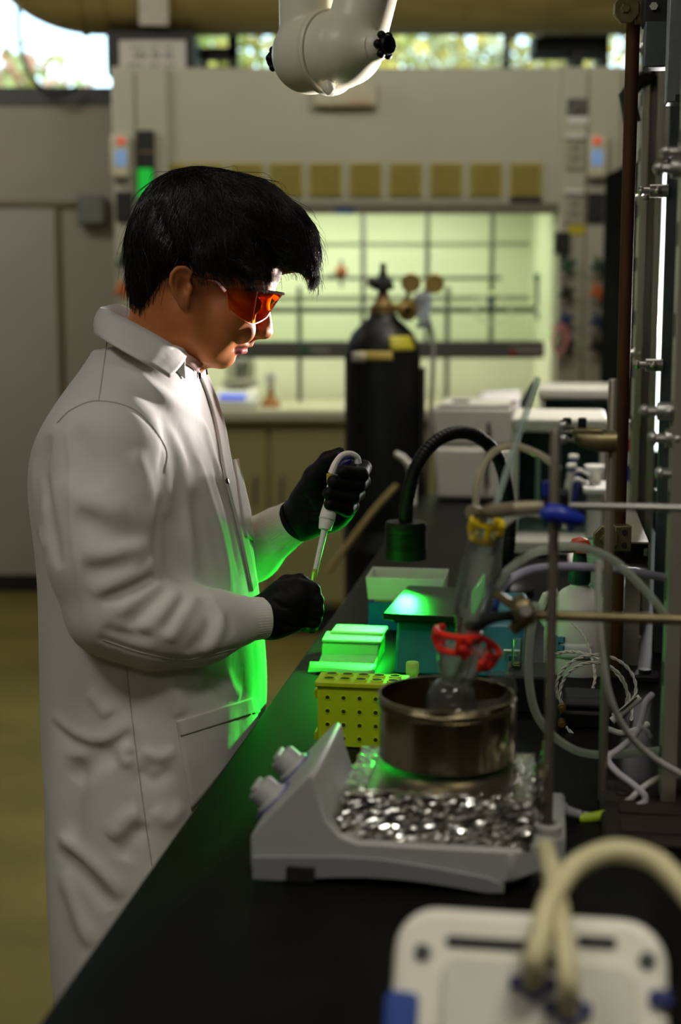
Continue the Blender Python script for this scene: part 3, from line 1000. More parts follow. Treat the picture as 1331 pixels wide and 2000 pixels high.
# ------------------------------------------------------------------ sculpting volumes: signed distance on a grid -> one smooth surface
class Vol:
    def __init__(self, lo, hi, h):
        self.h = h
        self.lo = np.asarray(lo, np.float32)
        n = np.ceil((np.asarray(hi) - self.lo) / h).astype(int) + 1
        self.ax = [self.lo[i] + h * np.arange(n[i], dtype=np.float32) for i in range(3)]
        self.d = np.full(n, 1.0, np.float32)

    def sub(self, lo, hi):
        s = []
        for i in range(3):
            a = int(max(0, math.floor((lo[i] - self.lo[i]) / self.h)))
            b = int(min(self.d.shape[i], math.ceil((hi[i] - self.lo[i]) / self.h) + 1))
            if b <= a:
                return None, None
            s.append(slice(a, b))
        X = self.ax[0][s[0]][:, None, None]
        Y = self.ax[1][s[1]][None, :, None]
        Z = self.ax[2][s[2]][None, None, :]
        return tuple(s), (X, Y, Z)

    @staticmethod
    def smin(a, b, k):
        if k <= 0:
            return np.minimum(a, b)
        h = np.maximum(k - np.abs(a - b), 0) / k
        return np.minimum(a, b) - h * h * k * 0.25

    def put(self, d, k, s=None, cut=False):
        s = s or (slice(None),) * 3
        if cut:
            self.d[s] = -self.smin(-self.d[s], d, k)
        else:
            self.d[s] = self.smin(self.d[s], d, k)

    def ell(self, c, r, k=0.0, R=None, cut=False, pad=0.06):
        c = np.asarray(c, float)
        r = np.array([r] * 3, float) if np.isscalar(r) else np.asarray(r, float)
        m = max(r) + pad
        s, g = self.sub(c - m, c + m)
        if s is None:
            return
        x, y, z = g[0] - c[0], g[1] - c[1], g[2] - c[2]
        if R is not None:
            R = np.asarray(R)
            x, y, z = (R[0, 0] * x + R[1, 0] * y + R[2, 0] * z, R[0, 1] * x + R[1, 1] * y + R[2, 1] * z, R[0, 2] * x + R[1, 2] * y + R[2, 2] * z)
        k0 = np.sqrt((x / r[0]) ** 2 + (y / r[1]) ** 2 + (z / r[2]) ** 2)
        k1 = np.sqrt((x / r[0] ** 2) ** 2 + (y / r[1] ** 2) ** 2 + (z / r[2] ** 2) ** 2)
        d = np.where(k0 < 1e-4, -min(r), k0 * (k0 - 1) / np.maximum(k1, 1e-6)).astype(np.float32)
        self.put(d, k, s, cut)

    def cap(self, a, b, ra, rb=None, k=0.0, cut=False, pad=0.06):
        rb = ra if rb is None else rb
        a = np.asarray(a, float)
        b = np.asarray(b, float)
        m = max(ra, rb) + pad
        s, g = self.sub(np.minimum(a, b) - m, np.maximum(a, b) + m)
        if s is None:
            return
        ab = b - a
        L2 = float(ab @ ab) + 1e-12
        x, y, z = g[0] - a[0], g[1] - a[1], g[2] - a[2]
        t = np.clip((x * ab[0] + y * ab[1] + z * ab[2]) / L2, 0, 1)
        d = np.sqrt((x - t * ab[0]) ** 2 + (y - t * ab[1]) ** 2 + (z - t * ab[2]) ** 2) - (ra + (rb - ra) * t)
        self.put(d.astype(np.float32), k, s, cut)

    def chain(self, pts, rs, k=0.0, cut=False, pad=0.06, kj=None):
        """A bent tapered limb: its own segments are joined first, then blended in."""
        pts = [np.asarray(p, float) for p in pts]
        m = max(rs) + pad
        P = np.array(pts)
        s, g = self.sub(P.min(0) - m, P.max(0) + m)
        if s is None:
            return
        out = None
        for i in range(len(pts) - 1):
            a, b = pts[i], pts[i + 1]
            ab = b - a
            L2 = float(ab @ ab) + 1e-12
            x, y, z = g[0] - a[0], g[1] - a[1], g[2] - a[2]
            t = np.clip((x * ab[0] + y * ab[1] + z * ab[2]) / L2, 0, 1)
            d = (np.sqrt((x - t * ab[0]) ** 2 + (y - t * ab[1]) ** 2 + (z - t * ab[2]) ** 2) - (rs[i] + (rs[i + 1] - rs[i]) * t)).astype(np.float32)
            out = d if out is None else self.smin(out, d, kj if kj is not None else 0.0)
        self.put(out, k, s, cut)

    def stroke(self, pts, w, h, taper=True, crisp=False):
        """Raise (h > 0) or press in (h < 0) the surface along a line."""
        P = np.asarray(pts, float)
        m = 2.6 * w
        s, g = self.sub(P.min(0) - m, P.max(0) + m)
        if s is None:
            return
        best = None
        bt = None
        n = len(P) - 1
        for i in range(n):
            a, ab = P[i], P[i + 1] - P[i]
            L2 = float(ab @ ab) + 1e-12
            x, y, z = g[0] - a[0], g[1] - a[1], g[2] - a[2]
            t = np.clip((x * ab[0] + y * ab[1] + z * ab[2]) / L2, 0, 1)
            d = (x - t * ab[0]) ** 2 + (y - t * ab[1]) ** 2 + (z - t * ab[2]) ** 2
            if best is None:
                best, bt = d, (t + i) / n
            else:
                bt = np.where(d < best, (t + i) / n, bt)
                best = np.minimum(best, d)
        e = np.exp(-1.3 * np.sqrt(best) / w) if crisp else np.exp(-best / (w * w))
        if taper:
            e = e * np.clip(np.minimum(bt, 1 - bt) * 5, 0, 1) ** 0.7
        self.d[s] -= (h * e).astype(np.float32)

    def sample(self, P):
        P = np.asarray(P, float)
        q = (P - self.lo) / self.h
        n = np.array(self.d.shape)
        inside = np.all((q >= 0) & (q < n - 1.001), axis=-1)
        q = np.clip(q, 0, n - 1.002)
        i = q.astype(int)
        f = q - i
        r = 0
        for dx in (0, 1):
            for dy in (0, 1):
                for dz in (0, 1):
                    w = (f[..., 0] if dx else 1 - f[..., 0]) * (f[..., 1] if dy else 1 - f[..., 1]) * (f[..., 2] if dz else 1 - f[..., 2])
                    r = r + w * self.d[i[..., 0] + dx, i[..., 1] + dy, i[..., 2] + dz]
        return np.where(inside, r, 1.0)

    def grad(self, P, e=None):
        e = e or self.h
        P = np.asarray(P, float)
        g = np.stack([self.sample(P + np.eye(3)[i] * e) - self.sample(P - np.eye(3)[i] * e) for i in range(3)], -1)
        return g / (np.linalg.norm(g, axis=-1, keepdims=True) + 1e-9)

    def hit(self, px, py, y0=1.3, y1=2.6):
        """First point of the surface on the line of sight through a pixel (for laying seams, folds and pockets on it)."""
        r = ray(px, py)
        t = np.arange(y0, y1, self.h * 0.5)
        P = np.array([0, 0, 1.5]) + np.outer(t / r[1], r)
        d = self.sample(P)
        i = np.argmax(d < 0)
        if d[i] >= 0:
            i = int(np.argmin(d))
            return P[i]
        a = d[i - 1] / (d[i - 1] - d[i] + 1e-9)
        return P[i - 1] + (P[i] - P[i - 1]) * a

    def smooth(self, n=1):
        for _ in range(n):
            for ax in range(3):
                a = self.d
                self.d = (np.roll(a, 1, ax) + 2 * a + np.roll(a, -1, ax)) / 4

    def mesh(self):
        d = self.d
        nx, ny, nz = d.shape
        neg = d < 0
        c = [(0, 0, 0), (1, 0, 0), (0, 1, 0), (1, 1, 0), (0, 0, 1), (1, 0, 1), (0, 1, 1), (1, 1, 1)]
        cnt = np.zeros((nx - 1, ny - 1, nz - 1), np.int8)
        for (a, b, e) in c:
            cnt += neg[a:nx - 1 + a, b:ny - 1 + b, e:nz - 1 + e]
        ii = np.argwhere((cnt > 0) & (cnt < 8))
        idx = np.full(cnt.shape, -1, np.int32)
        idx[ii[:, 0], ii[:, 1], ii[:, 2]] = np.arange(len(ii))
        D = np.stack([d[ii[:, 0] + a, ii[:, 1] + b, ii[:, 2] + e] for (a, b, e) in c], 1)
        acc = np.zeros((len(ii), 3))
        num = np.zeros(len(ii))
        C = np.array(c, float)
        for i in range(8):
            for j in range(i + 1, 8):
                if np.abs(C[i] - C[j]).sum() != 1:
                    continue
                m = (D[:, i] < 0) != (D[:, j] < 0)
                t = D[m, i] / (D[m, i] - D[m, j])
                acc[m] += C[i] + t[:, None] * (C[j] - C[i])
                num[m] += 1
        V = self.lo + self.h * (ii + acc / num[:, None])
        F = []
        for ax in range(3):
            sl0 = [slice(1, -1)] * 3
            sl0[ax] = slice(0, -1)
            sl1 = [slice(1, -1)] * 3
            sl1[ax] = slice(1, None)
            n0, n1 = neg[tuple(sl0)], neg[tuple(sl1)]
            e = np.argwhere(n0 != n1)
            if not len(e):
                continue
            fl = n0[e[:, 0], e[:, 1], e[:, 2]]
            o = np.ones(3, int)
            o[ax] = 0
            e = e + o
            u, v = [(1, 2), (2, 0), (0, 1)][ax]
            q = []
            for (a, b) in ((-1, -1), (0, -1), (0, 0), (-1, 0)):
                w = e.copy()
                w[:, u] += a
                w[:, v] += b
                q.append(idx[w[:, 0], w[:, 1], w[:, 2]])
            q = np.stack(q, 1)
            q[~fl] = q[~fl][:, ::-1]
            F.append(q)
        return V, np.concatenate(F)

    def obj(self, name, m, parent=None, sharp=None):
        V, Fc = self.mesh()
        if parent is not None:
            M = np.array(PM(parent).inverted())
            V = V @ M[:3, :3].T + M[:3, 3]
        me = bpy.data.meshes.new(name)
        me.vertices.add(len(V))
        me.vertices.foreach_set('co', V.astype(np.float32).ravel())
        me.loops.add(len(Fc) * 4)
        me.loops.foreach_set('vertex_index', Fc.astype(np.int32).ravel())
        me.polygons.add(len(Fc))
        me.polygons.foreach_set('loop_start', np.arange(0, len(Fc) * 4, 4, dtype=np.int32))
        me.polygons.foreach_set('use_smooth', np.ones(len(Fc), bool))
        me.update()
        me.validate()
        for mm in (m if isinstance(m, (list, tuple)) else [m]):
            me.materials.append(mm)
        o = bpy.data.objects.new(name, me)
        COL.objects.link(o)
        if parent is not None:
            o.parent = parent
        return o


# ------------------------------------------------------------------ the person: head and neck
M_skin = mat('skin', (.52, .18, .055), .5, var=.07, scale=60, bump=.12, bscale=900, spec=.35, sss=.25)
M_lip = mat('lip', (.50, .12, .11), .32, var=.08, scale=80, spec=.5, sss=.2)
M_hair = mat('hair_black', (.010, .007, .006), .32, var=.35, scale=120, spec=.6)
PY = 2.06


def hd(px, py, dy=0.0):
    return W(px, py, PY + dy)


def tilt(deg):
    """Rotation about the left-right axis: positive tips the front downwards."""
    a = math.radians(deg)
    c, s = math.cos(a), math.sin(a)
    return np.array([[c, 0, s], [0, 1, 0], [-s, 0, c]])


hv = Vol(hd(215, 800) - [0, .16, 0.02], hd(560, 330) + [0, .16, 0], .0021)
hv.ell(hd(398, 482), (.098, .074, .086), 0, tilt(18))                     # braincase
hv.ell(hd(335, 520), (.048, .058, .050), .03, tilt(18))                   # back of the head
hv.ell(hd(488, 520), (.046, .056, .052), .03, tilt(20))                   # forehead
hv.ell(hd(440, 608), (.047, .050, .058), .03, tilt(22))                   # mid face
hv.ell(hd(431, 641), (.039, .036, .043), .018, tilt(22))                  # muzzle
for s in (-1, 1):
    hv.ell(hd(462, 604, s * .042), (.026, .020, .022), .02, tilt(20))     # cheek bone
    hv.ell(hd(420, 638, s * .040), (.034, .022, .034), .018, tilt(30))     # cheek
    hv.chain([hd(372, 610, s * .056), hd(376, 652, s * .053), hd(405, 684, s * .036), hd(430, 692, s * .012)], [.018, .018, .017, .017], .022)
    hv.ell(hd(515, 566, s * .022), (.014, .022, .010), .014, tilt(15))    # brow
    hv.ell(hd(505, 596, s * .031), (.016, .018, .012), .008, tilt(20), cut=True)
    hv.ell(hd(494, 596, s * .031), (.0135, .0145, .0125), .004)           # lidded eye
    hv.ell(hd(478, 645, s * .027), (.016, .013, .018), .010)              # beside the nose
    hv.ell(hd(506, 647, s * .0125), (.011, .0075, .0085), .006)           # nostril wing
    hv.ell(hd(507, 655, s * .0065), (.006, .0032, .004), .002, cut=True)  # nostril
hv.ell(hd(434, 695), (.0155, .019, .0135), .010)                           # chin
hv.chain([hd(512, 584), hd(517, 606), hd(520, 632), hd(519, 646)], [.0085, .0078, .0092, .0108], .012)   # nose
hv.chain([hd(519, 650), hd(501, 655)], [.0070, .006], .006)
hv.chain([hd(489, 655), hd(485, 668)], [.0080, .0080], .006)              # philtrum
for s in (-1, 1):
    hv.chain([hd(487.0, 672.5), hd(476.5, 675.5, s * .011), hd(463, 678, s * .0225)], [.0055, .0056, .003], .002)      # upper lip
    hv.chain([hd(475.5, 683), hd(468, 684.5, s * .011), hd(461, 682, s * .021)], [.0068, .0062, .003], .002)        # lower lip
    hv.stroke([hd(486, 679), hd(477, 680, s * .013), hd(458, 680.5, s * .026)], .0026, -.0036, taper=False)
hv.stroke([hd(462, 694, -.012), hd(464, 694), hd(462, 694, .012)], .006, -.003)
# neck
hv.chain([hd(340, 600), hd(318, 665), hd(280, 790)], [.058, .056, .066], .03)
hv.chain([hd(385, 668), hd(362, 705), hd(325, 780)], [.027, .022, .028], .02)
for s in (-1, 1):
    hv.chain([hd(352, 625, s * .052), hd(368, 692, s * .03), hd(345, 760, s * .02)], [.013, .011, .010], .015)
hv.cap(hd(268, 800, -.08), hd(268, 800, .08), .045, None, .05)
# ears
for s in (-1, 1):
    e = lambda px, py, o=0.0: hd(px, py, s * (.074 + o))
    hv.ell(e(353, 558, .004), (.0150, .0065, .0265), .006, tilt(-10))
    hv.chain([e(369, 545, .004), e(374, 532, .007), e(362, 523, .010), e(346, 524, .013), e(336, 536, .014), e(334, 553, .013), e(341, 573, .010), e(350, 588, .007)],
             [.0026, .0030, .0035, .0037, .0037, .0035, .0032, .003], .003)
    hv.ell(e(360, 592, .004), (.0085, .005, .0085), .005)
    hv.chain([e(352, 533, .008), e(347, 548, .009), e(347, 565, .009), e(356, 580, .008)], [.0026, .0032, .0034, .0028], .003)
    hv.ell(e(360, 559, .012), (.0092, .0095, .0135), .003, tilt(-8), cut=True)
    hv.ell(e(371, 564, .004), (.0045, .004, .0055), .004)
hv.smooth(1)
person = hv.obj('person', [M_skin, M_lip])
tag(person, 'person in a white lab coat and orange safety glasses pipetting at the black bench', 'person')
me_ = person.data
co = np.empty(len(me_.vertices) * 3, np.float32)
me_.vertices.foreach_get('co', co)
co = co.reshape(-1, 3)
fv = np.empty(len(me_.loops), np.int32)
me_.loops.foreach_get('vertex_index', fv)
fc_ = co[fv.reshape(-1, 4)].mean(1)


def near_line(P, pts):
    best = np.full(len(P), 9.0)
    for a, b in zip(pts[:-1], pts[1:]):
        ab = b - a
        t = np.clip((P - a) @ ab / (ab @ ab), 0, 1)
        best = np.minimum(best, np.linalg.norm(P - a - t[:, None] * ab, axis=1))
    return best


lipm = np.zeros(len(fc_), bool)
for s in (-1, 1):
    lipm |= near_line(fc_, [hd(484.0, 677), hd(475.5, 678.5, s * .011), hd(464, 680, s * .0215)]) < .0046
    lipm |= near_line(fc_, [hd(474.5, 683.5), hd(467, 685, s * .011), hd(462, 682, s * .019)]) < .0074
me_.polygons.foreach_set('material_index', lipm.astype(np.int32))

# ------------------------------------------------------------------ hair: a sculpted mass and combed strands over it
gv = Vol(hd(225, 640) - [0, .15, 0], hd(650, 318) + [0, .15, 0], .003)
gv.ell(hd(402, 466), (.116, .090, .096), 0, tilt(14))
gv.ell(hd(335, 500), (.066, .078, .072), .03, tilt(14))
gv.ell(hd(300, 560), (.038, .060, .045), .03)
gv.ell(hd(298, 592), (.028, .046, .022), .02)
gv.ell(hd(395, 392), (.072, .062, .048), .04, tilt(5))
gv.ell(hd(505, 430), (.064, .074, .060), .04, tilt(35))
gv.ell(hd(565, 475), (.044, .064, .050), .03, tilt(50))
gv.chain([hd(560, 440, -.02), hd(596, 490, -.02), hd(608, 540, -.012)], [.034, .028, .015], .02)
gv.chain([hd(560, 440, .03), hd(594, 490, .03), hd(604, 535, .025)], [.034, .026, .014], .02)
gv.chain([hd(450, 480, -.062), hd(500, 515, -.058), hd(528, 538, -.046)], [.030, .024, .016], .02)
gv.chain([hd(400, 500, -.070), hd(440, 530, -.068), hd(486, 548, -.056)], [.026, .018, .010], .015)
gv.chain([hd(400, 500, -.070), hd(390, 548, -.074), hd(386, 575, -.072)], [.016, .008, .004], .012)   # sideburn
gv.chain([hd(400, 500, .070), hd(390, 545, .074), hd(388, 570, .072)], [.016, .009, .006], .012)
gv.chain([hd(450, 480, .062), hd(500, 515, .058), hd(528, 538, .046)], [.030, .024, .016], .02)
for s in (-1, 1):                                                              # leave the ears and the forehead free
    gv.ell(hd(357, 556, s * .098), (.019, .026, .032), .012, tilt(-10), cut=True)
    gv.ell(hd(352, 610, s * .075), (.034, .035, .040), .012, cut=True)
gv.ell(hd(450, 600), (.075, .10, .034), .012, tilt(14), cut=True)
gv.ell(hd(541, 556, -.03), (.012, .035, .016), .008, tilt(30), cut=True)
# tousled locks
rg = np.random.default_rng(3)
crown = hd(372, 372, 0)


def flow(P):
    """Combing direction: away from the crown, then forward and down to the brow."""
    v = P - crown
    v = v / (np.linalg.norm(v, axis=-1, keepdims=True) + 1e-6)
    fwd = np.clip((P[..., 0:1] - crown[0] - .01) / .10, 0, 1)
    v = v * (1 - .5 * fwd) + fwd * np.array([.75, -.10, -.25])
    v[..., 2] -= .40 + .5 * np.clip((P[..., 0] - hd(560, 400)[0]) / .04, 0, 1.6)
    return v


def trace(P, n, step, vol, off, wav=0.0, seed=0):
    r2 = np.random.default_rng(seed)
    path = [P]
    ph = r2.uniform(0, 6.28, len(P))
    sd = r2.normal(0, .35, (len(P), 3))
    for i in range(n):
        g = vol.grad(P, .004)
        v = flow(P) + sd
        v = v - g * np.sum(v * g, -1, keepdims=True)
        v /= np.linalg.norm(v, axis=-1, keepdims=True) + 1e-6
        b = np.cross(g, v)
        v = v + b * (wav * np.sin(ph + i * .9))[:, None]
        P = P + v * step[:, None]
        g = vol.grad(P, .004)
        d = vol.sample(P)
        P = P - g * np.clip(d - off(i / n), -.01, .01)[:, None]
        path.append(P)
    return np.stack(path, 1)


def seeds(n, vol, sel, sd):
    r2 = np.random.default_rng(sd)
    out = []
    tot = 0
    lo, hi = vol.lo, vol.lo + vol.h * np.array(vol.d.shape)
    while tot < n:
        P = r2.uniform(lo, hi, (n * 6, 3))
        d = vol.sample(P)
        P = P[np.abs(d) < .008]
        P = P - vol.grad(P, .004) * vol.sample(P)[:, None]
        P = P[sel(P)]
        out.append(P)
        tot += len(P)
    return np.concatenate(out)[:n]


gv.d += .0100
lk = seeds(70, gv, lambda P: P[:, 2] > hd(400, 560)[2], 5)
lp = trace(lk, 9, np.full(len(lk), .011), gv, lambda t: .0, .25, 6)
for p in lp:
    gv.stroke(p, rg.uniform(.004, .008), rg.choice([.005, -.004, .004]))
gvb = gv
hair = gv.obj('hair', mat('hair_under', (.007, .005, .0045), .65, var=.3, scale=150, spec=.25), person)
ns = 6500
st = seeds(ns, gv, lambda P: (P[:, 1] < PY + .06) & (hv.sample(P) > -.004), 11)
L = np.random.default_rng(1).uniform(.004, .0085, ns)
fly = np.random.default_rng(2).random(ns)
lift = np.where(fly > .96, .012, .0022)
pa = trace(st, 9, L, gv, lambda t: .001 + lift * t ** 2, .22, 12)
# loose tips of the fringe hang freely
tip = pa[:, -1, 0] > hd(545, 500)[0]
ext = pa[:, -1] - pa[:, -3]
e1 = pa[:, -1] + ext * .5 + np.array([0, 0, -.004])
e2 = e1 + ext * .25 + np.array([-.001, 0, -.007])
pa = np.concatenate([pa, e1[:, None], e2[:, None]], 1)
keep = ~((pa[:, -1, 0] < hd(470, 500)[0]) & (hv.sample(pa[:, -1]) > .04))
pa = pa[keep]


def strands_obj(name, paths, r0, m, parent):
    n, k = paths.shape[:2]
    T = np.gradient(paths, axis=1)
    T /= np.linalg.norm(T, axis=-1, keepdims=True) + 1e-9
    up = np.array([.3, .8, .5])
    X = np.cross(T, up)
    X /= np.linalg.norm(X, axis=-1, keepdims=True) + 1e-9
    Yv = np.cross(T, X)
    rr = r0[:, None] * np.linspace(1, .25, k)[None]
    ring = []
    for j in range(3):
        a = j * 2.0944
        ring.append(paths + (math.cos(a) * X + math.sin(a) * Yv) * rr[..., None])
    V = np.stack(ring, 2).reshape(-1, 3)
    i0 = (np.arange(n)[:, None] * k + np.arange(k - 1)[None]).ravel() * 3
    Fq = np.concatenate([np.stack([i0 + j, i0 + (j + 1) % 3, i0 + 3 + (j + 1) % 3, i0 + 3 + j], 1) for j in range(3)])
    me = bpy.data.meshes.new(name)
    me.vertices.add(len(V))
    me.vertices.foreach_set('co', V.astype(np.float32).ravel())
    me.loops.add(len(Fq) * 4)
    me.loops.foreach_set('vertex_index', Fq.astype(np.int32).ravel())
    me.polygons.add(len(Fq))
    me.polygons.foreach_set('loop_start', np.arange(0, len(Fq) * 4, 4, dtype=np.int32))
    me.polygons.foreach_set('use_smooth', np.ones(len(Fq), bool))
    me.update()
    me.materials.append(m)
    o = bpy.data.objects.new(name, me)
    COL.objects.link(o)
    o.parent = parent
    o['kind'] = 'stuff'
    return o


strands_obj('hair_strands', pa, np.random.default_rng(4).uniform(.00035, .0008, len(pa)), M_hair, hair)

# ------------------------------------------------------------------ safety glasses
M_orange = clear_mat('orange_lens', (1.0, .42, .05), .14, .03)
M_ofr = mat('orange_frame', (.55, .09, .01), .25, spec=.6)
gl = [((441, 562), (449, 606), -.076), ((462, 563), (463, 617), -.075), ((482, 565), (478, 627), -.070), ((503, 567), (491, 633), -.058), ((530, 570), (508, 628), -.036), ((549, 573), (522, 618), -.014), ((554, 574), (527, 606), 0.0)]
cols = []
for (t_, b_, dy) in gl:
    cols.append((hd(*t_, dy), hd(*b_, dy)))
for (t_, b_, dy) in gl[-2::-1]:
    a, b = hd(*t_, dy), hd(*b_, dy)
    a[1] = b[1] = PY - dy
    cols.append((a, b))
top = catmull([c[0] for c in cols], 4)
bot = catmull([c[1] for c in cols], 4)
lens = np.stack([top * (1 - t) + bot * t for t in np.linspace(0, 1, 7)], 1)
glasses = bpy.data.objects.new('safety_glasses', None)
COL.objects.link(glasses)
glasses.parent = person
MB().grid(lens).obj('lens', M_orange, glasses, True, fix=False)
MB().tube(top[8:-8], .0022, 6).obj('brow_bar', mat('brow_bar_dark', (.02, .012, .01), .25), glasses, True)
MB().tube(bot, .0013, 6).obj('lens_rim', M_ofr, glasses, True)
for s in (0, 1):
    j = 12 if s == 0 else len(top) - 13
    MB().tube([top[j], lens[j, 3], bot[j]], .0011, 6).obj('lens_rim', M_ofr, glasses, True)
    q = [top[0], bot[0]] if s == 0 else [top[-1], bot[-1]]
    MB().tube([q[0], (q[0] + q[1]) / 2, q[1]], .0013, 6).obj('lens_rim', M_ofr, glasses, True)
    d_ = -1 if s == 0 else 1
    MB().tube([q[0] * .8 + q[1] * .2, hd(426, 552, d_ * .066), hd(400, 545, d_ * .062)], [.0035, .003, .0025], 6).obj('temple', M_ofr, glasses, True)

# ------------------------------------------------------------------ lab coat
M_coat = mat('coat_cotton', (.66, .645, .61), .85, var=.025, scale=9, bump=.10, bscale=15, sheen=.15)
M_knit = mat('coat_knit', (.68, .665, .62), .9, var=.03, scale=60, bump=.3, bscale=400)
for n_ in M_coat.node_tree.nodes:    # soft crumple of the cotton
    if n_.type == 'BUMP':
        n_.inputs['Distance'].default_value = .012
        n_.inputs['Strength'].default_value = .22
PSI = math.radians(9)
PSE = PSI + math.radians(8.3)      # seen from the camera             # the body is turned a little towards the bench front
h = .0037
SP = 2.5                           # the coat hangs with flattened sides
SQ = SP / (SP - 1)
cv = Vol((W(40, 1000, PY)[0] - .03, PY - .34, .50), (W(600, 1000, PY)[0] + .04, PY + .36, W(200, 600, PY)[2]), h)
rows = [(676, 196, 384, .075), (700, 176, 398, .115), (735, 148, 405, .160), (775, 122, 412, .190), (820, 88, 428, .205), (860, 70, 444, .212), (930, 63, 468, .212),
        (1000, 70, 488, .205), (1060, 78, 498, .200), (1150, 84, 510, .198), (1250, 87, 521, .205), (1340, 90, 527, .212), (1450, 93, 523, .222), (1600, 101, 514, .230),
        (1750, 112, 506, .236), (1885, 122, 498, .240)]
zz, cx, aa, bb = [], [], [], []
for (py, xl, xr, b) in rows:
    l, r = W(xl, py, PY), W(xr, py, PY)
    hw = (r[0] - l[0]) / 2
    zz.append(l[2])
    cx.append((l[0] + r[0]) / 2)
    bb.append(b)
    aa.append(max(hw ** SQ - (b * math.sin(PSE)) ** SQ, .004) ** (1 / SQ) / math.cos(PSE))
zz, cx, aa, bb = [np.array(q)[::-1] for q in (zz, cx, aa, bb)]
Z = cv.ax[2].astype(float)


def spl(v):
    k = np.interp(Z, zz, v)
    for _ in range(6):
        k = np.convolve(np.pad(k, 4, 'edge'), np.ones(9) / 9, 'valid')
    return k


CX, AA, BB = spl(cx), spl(aa), spl(bb)
X = cv.ax[0][:, None, None] - CX[None, None, :]
Y = cv.ax[1][None, :, None] - PY
u = X * math.cos(PSI) - Y * math.sin(PSI)
v = X * math.sin(PSI) + Y * math.cos(PSI)
a_, b_ = AA[None, None, :], BB[None, None, :]
k0 = np.maximum((np.abs(u / a_) ** SP + np.abs(v / b_) ** SP) ** (1 / SP), .05)
k1 = k0 ** (1 - SP) * np.sqrt((np.abs(u) ** (SP - 1) / a_ ** SP) ** 2 + (np.abs(v) ** (SP - 1) / b_ ** SP) ** 2)
d = np.maximum((k0 - 1) / np.maximum(k1, 1e-3), -.1)
# hanging folds of the skirt, stronger towards the hem
th = np.arctan2(v, u)
zf = np.clip((1.12 - Z) / .55, 0, 1)[None, None, :]
d = d + zf * (.0045 * np.sin(th * 9 + 2.2 * Z[None, None, :] * 3) + .0035 * np.sin(th * 15 - 4 * Z[None, None, :] + 1.0))
ztop, zbot = zz[-1] - .004, W(140, 1885, PY)[2]
Zg = cv.ax[2][None, None, :]
d = np.maximum(d, np.maximum(Zg - ztop, zbot - Zg))
cv.d = d.astype(np.float32)
del X, Y, u, v, k0, k1, d, th
# shoulders
shN, shF = W(216, 872, 1.905), W(262, 830, 2.245)
cv.chain([W(292, 745, 2.02), shN], [.050, .073], .045)
cv.chain([W(296, 750, 2.11), shF], [.050, .070], .045)
# near sleeve
NS = [W(210, 890, 1.905), W(201, 1000, 1.875), W(204, 1090, 1.86), W(222, 1188, 1.85)]
cv.chain(NS, [.0775, .0745, .070, .063], .018, kj=.03)
cv.chain([W(222, 1190, 1.85), W(300, 1214, 1.855), W(390, 1222, 1.875), W(468, 1212, 1.905)], [.064, .058, .048, .035], .012, kj=.03)
# far sleeve
cv.chain([shF, W(330, 1010, 2.33), W(400, 1115, 2.31)], [.078, .066, .060], .03, kj=.03)
cv.chain([W(400, 1115, 2.31), W(490, 1075, 2.24), W(545, 1036, 2.19)], [.060, .0475, .0385], .015, kj=.02)
cv.smooth(1)


def pxc(pts, n=6):
    P = catmull([(p[0], p[1], 0) for p in pts], n)
    return [cv.hit(q[0], q[1]) for q in P]


def fold(pts, w, hgt, taper=True):
    crisp = hgt < -.0045 and w < .012
    cv.stroke(pxc(pts), w, hgt * (1.25 if crisp else 1), taper, crisp)


# soft broad forms first, then creases
fold([(231, 702), (304, 763), (389, 820), (417, 893), (450, 978)], .012, .005)
fold([(250, 740), (310, 790), (356, 850), (388, 930)], .014, -.006)
fold([(316, 812), (340, 880), (352, 960), (356, 1050)], .014, -.010)
fold([(381, 885), (405, 966), (429, 1047), (454, 1168)], .013, .007)
fold([(372, 960), (392, 1050), (408, 1150)], .012, -.006)
fold([(345, 905), (366, 1010), (375, 1130)], .012, .005)
fold([(417, 893), (444, 1000), (470, 1130)], .010, -.005)
fold([(330, 1000), (338, 1080), (352, 1140)], .014, -.009)
fold([(322, 868), (324, 940), (315, 1020), (304, 1110)], .010, -.015)           # arm against the body
fold([(96, 850), (84, 905), (86, 950), (98, 1030), (116, 1110)], .009, -.017)              # back of the arm
fold([(66, 900), (72, 990), (88, 1080)], .012, .005)
fold([(128, 830), (140, 900), (143, 1040), (158, 1140), (166, 1215)], .006, .0035)
fold([(150, 835), (175, 900), (190, 960)], .016, -.005)
fold([(120, 940), (180, 985), (262, 1000)], .014, .005)
fold([(150, 1000), (220, 1045), (300, 1040)], .014, -.005)
fold([(150, 1075), (215, 1082), (295, 1060)], .012, .005)
fold([(262, 880), (282, 930), (300, 985)], .012, .005)
fold([(160, 1120), (210, 1110), (270, 1085)], .010, -.004)
# elbow
fold([(306, 1122), (262, 1148), (196, 1178)], .0075, -.010)
fold([(300, 1110), (250, 1130), (176, 1160)], .009, .006)
fold([(316, 1136), (275, 1165), (225, 1200)], .008, .007)
fold([(332, 1150), (286, 1193), (248, 1222)], .0075, -.008)
fold([(348, 1152), (310, 1200), (275, 1235)], .009, .006)
fold([(365, 1166), (338, 1205), (318, 1235)], .0075, -.007)
fold([(383, 1164), (352, 1210), (330, 1256)], .009, .006)
fold([(396, 1166), (414, 1205), (398, 1245), (365, 1276)], .0085, -.009)
fold([(408, 1160), (432, 1200), (420, 1250), (390, 1278)], .009, .007)
fold([(425, 1168), (446, 1205), (456, 1240)], .0075, -.006)
fold([(200, 1225), (240, 1240), (300, 1246)], .009, -.005)
fold([(290, 1092), (302, 1112), (300, 1130)], .008, .008)
# far sleeve
fold([(505, 1015), (530, 1050), (548, 1075)], .008, -.004)
fold([(508, 1085), (530, 1080), (552, 1064)], .007, .005)
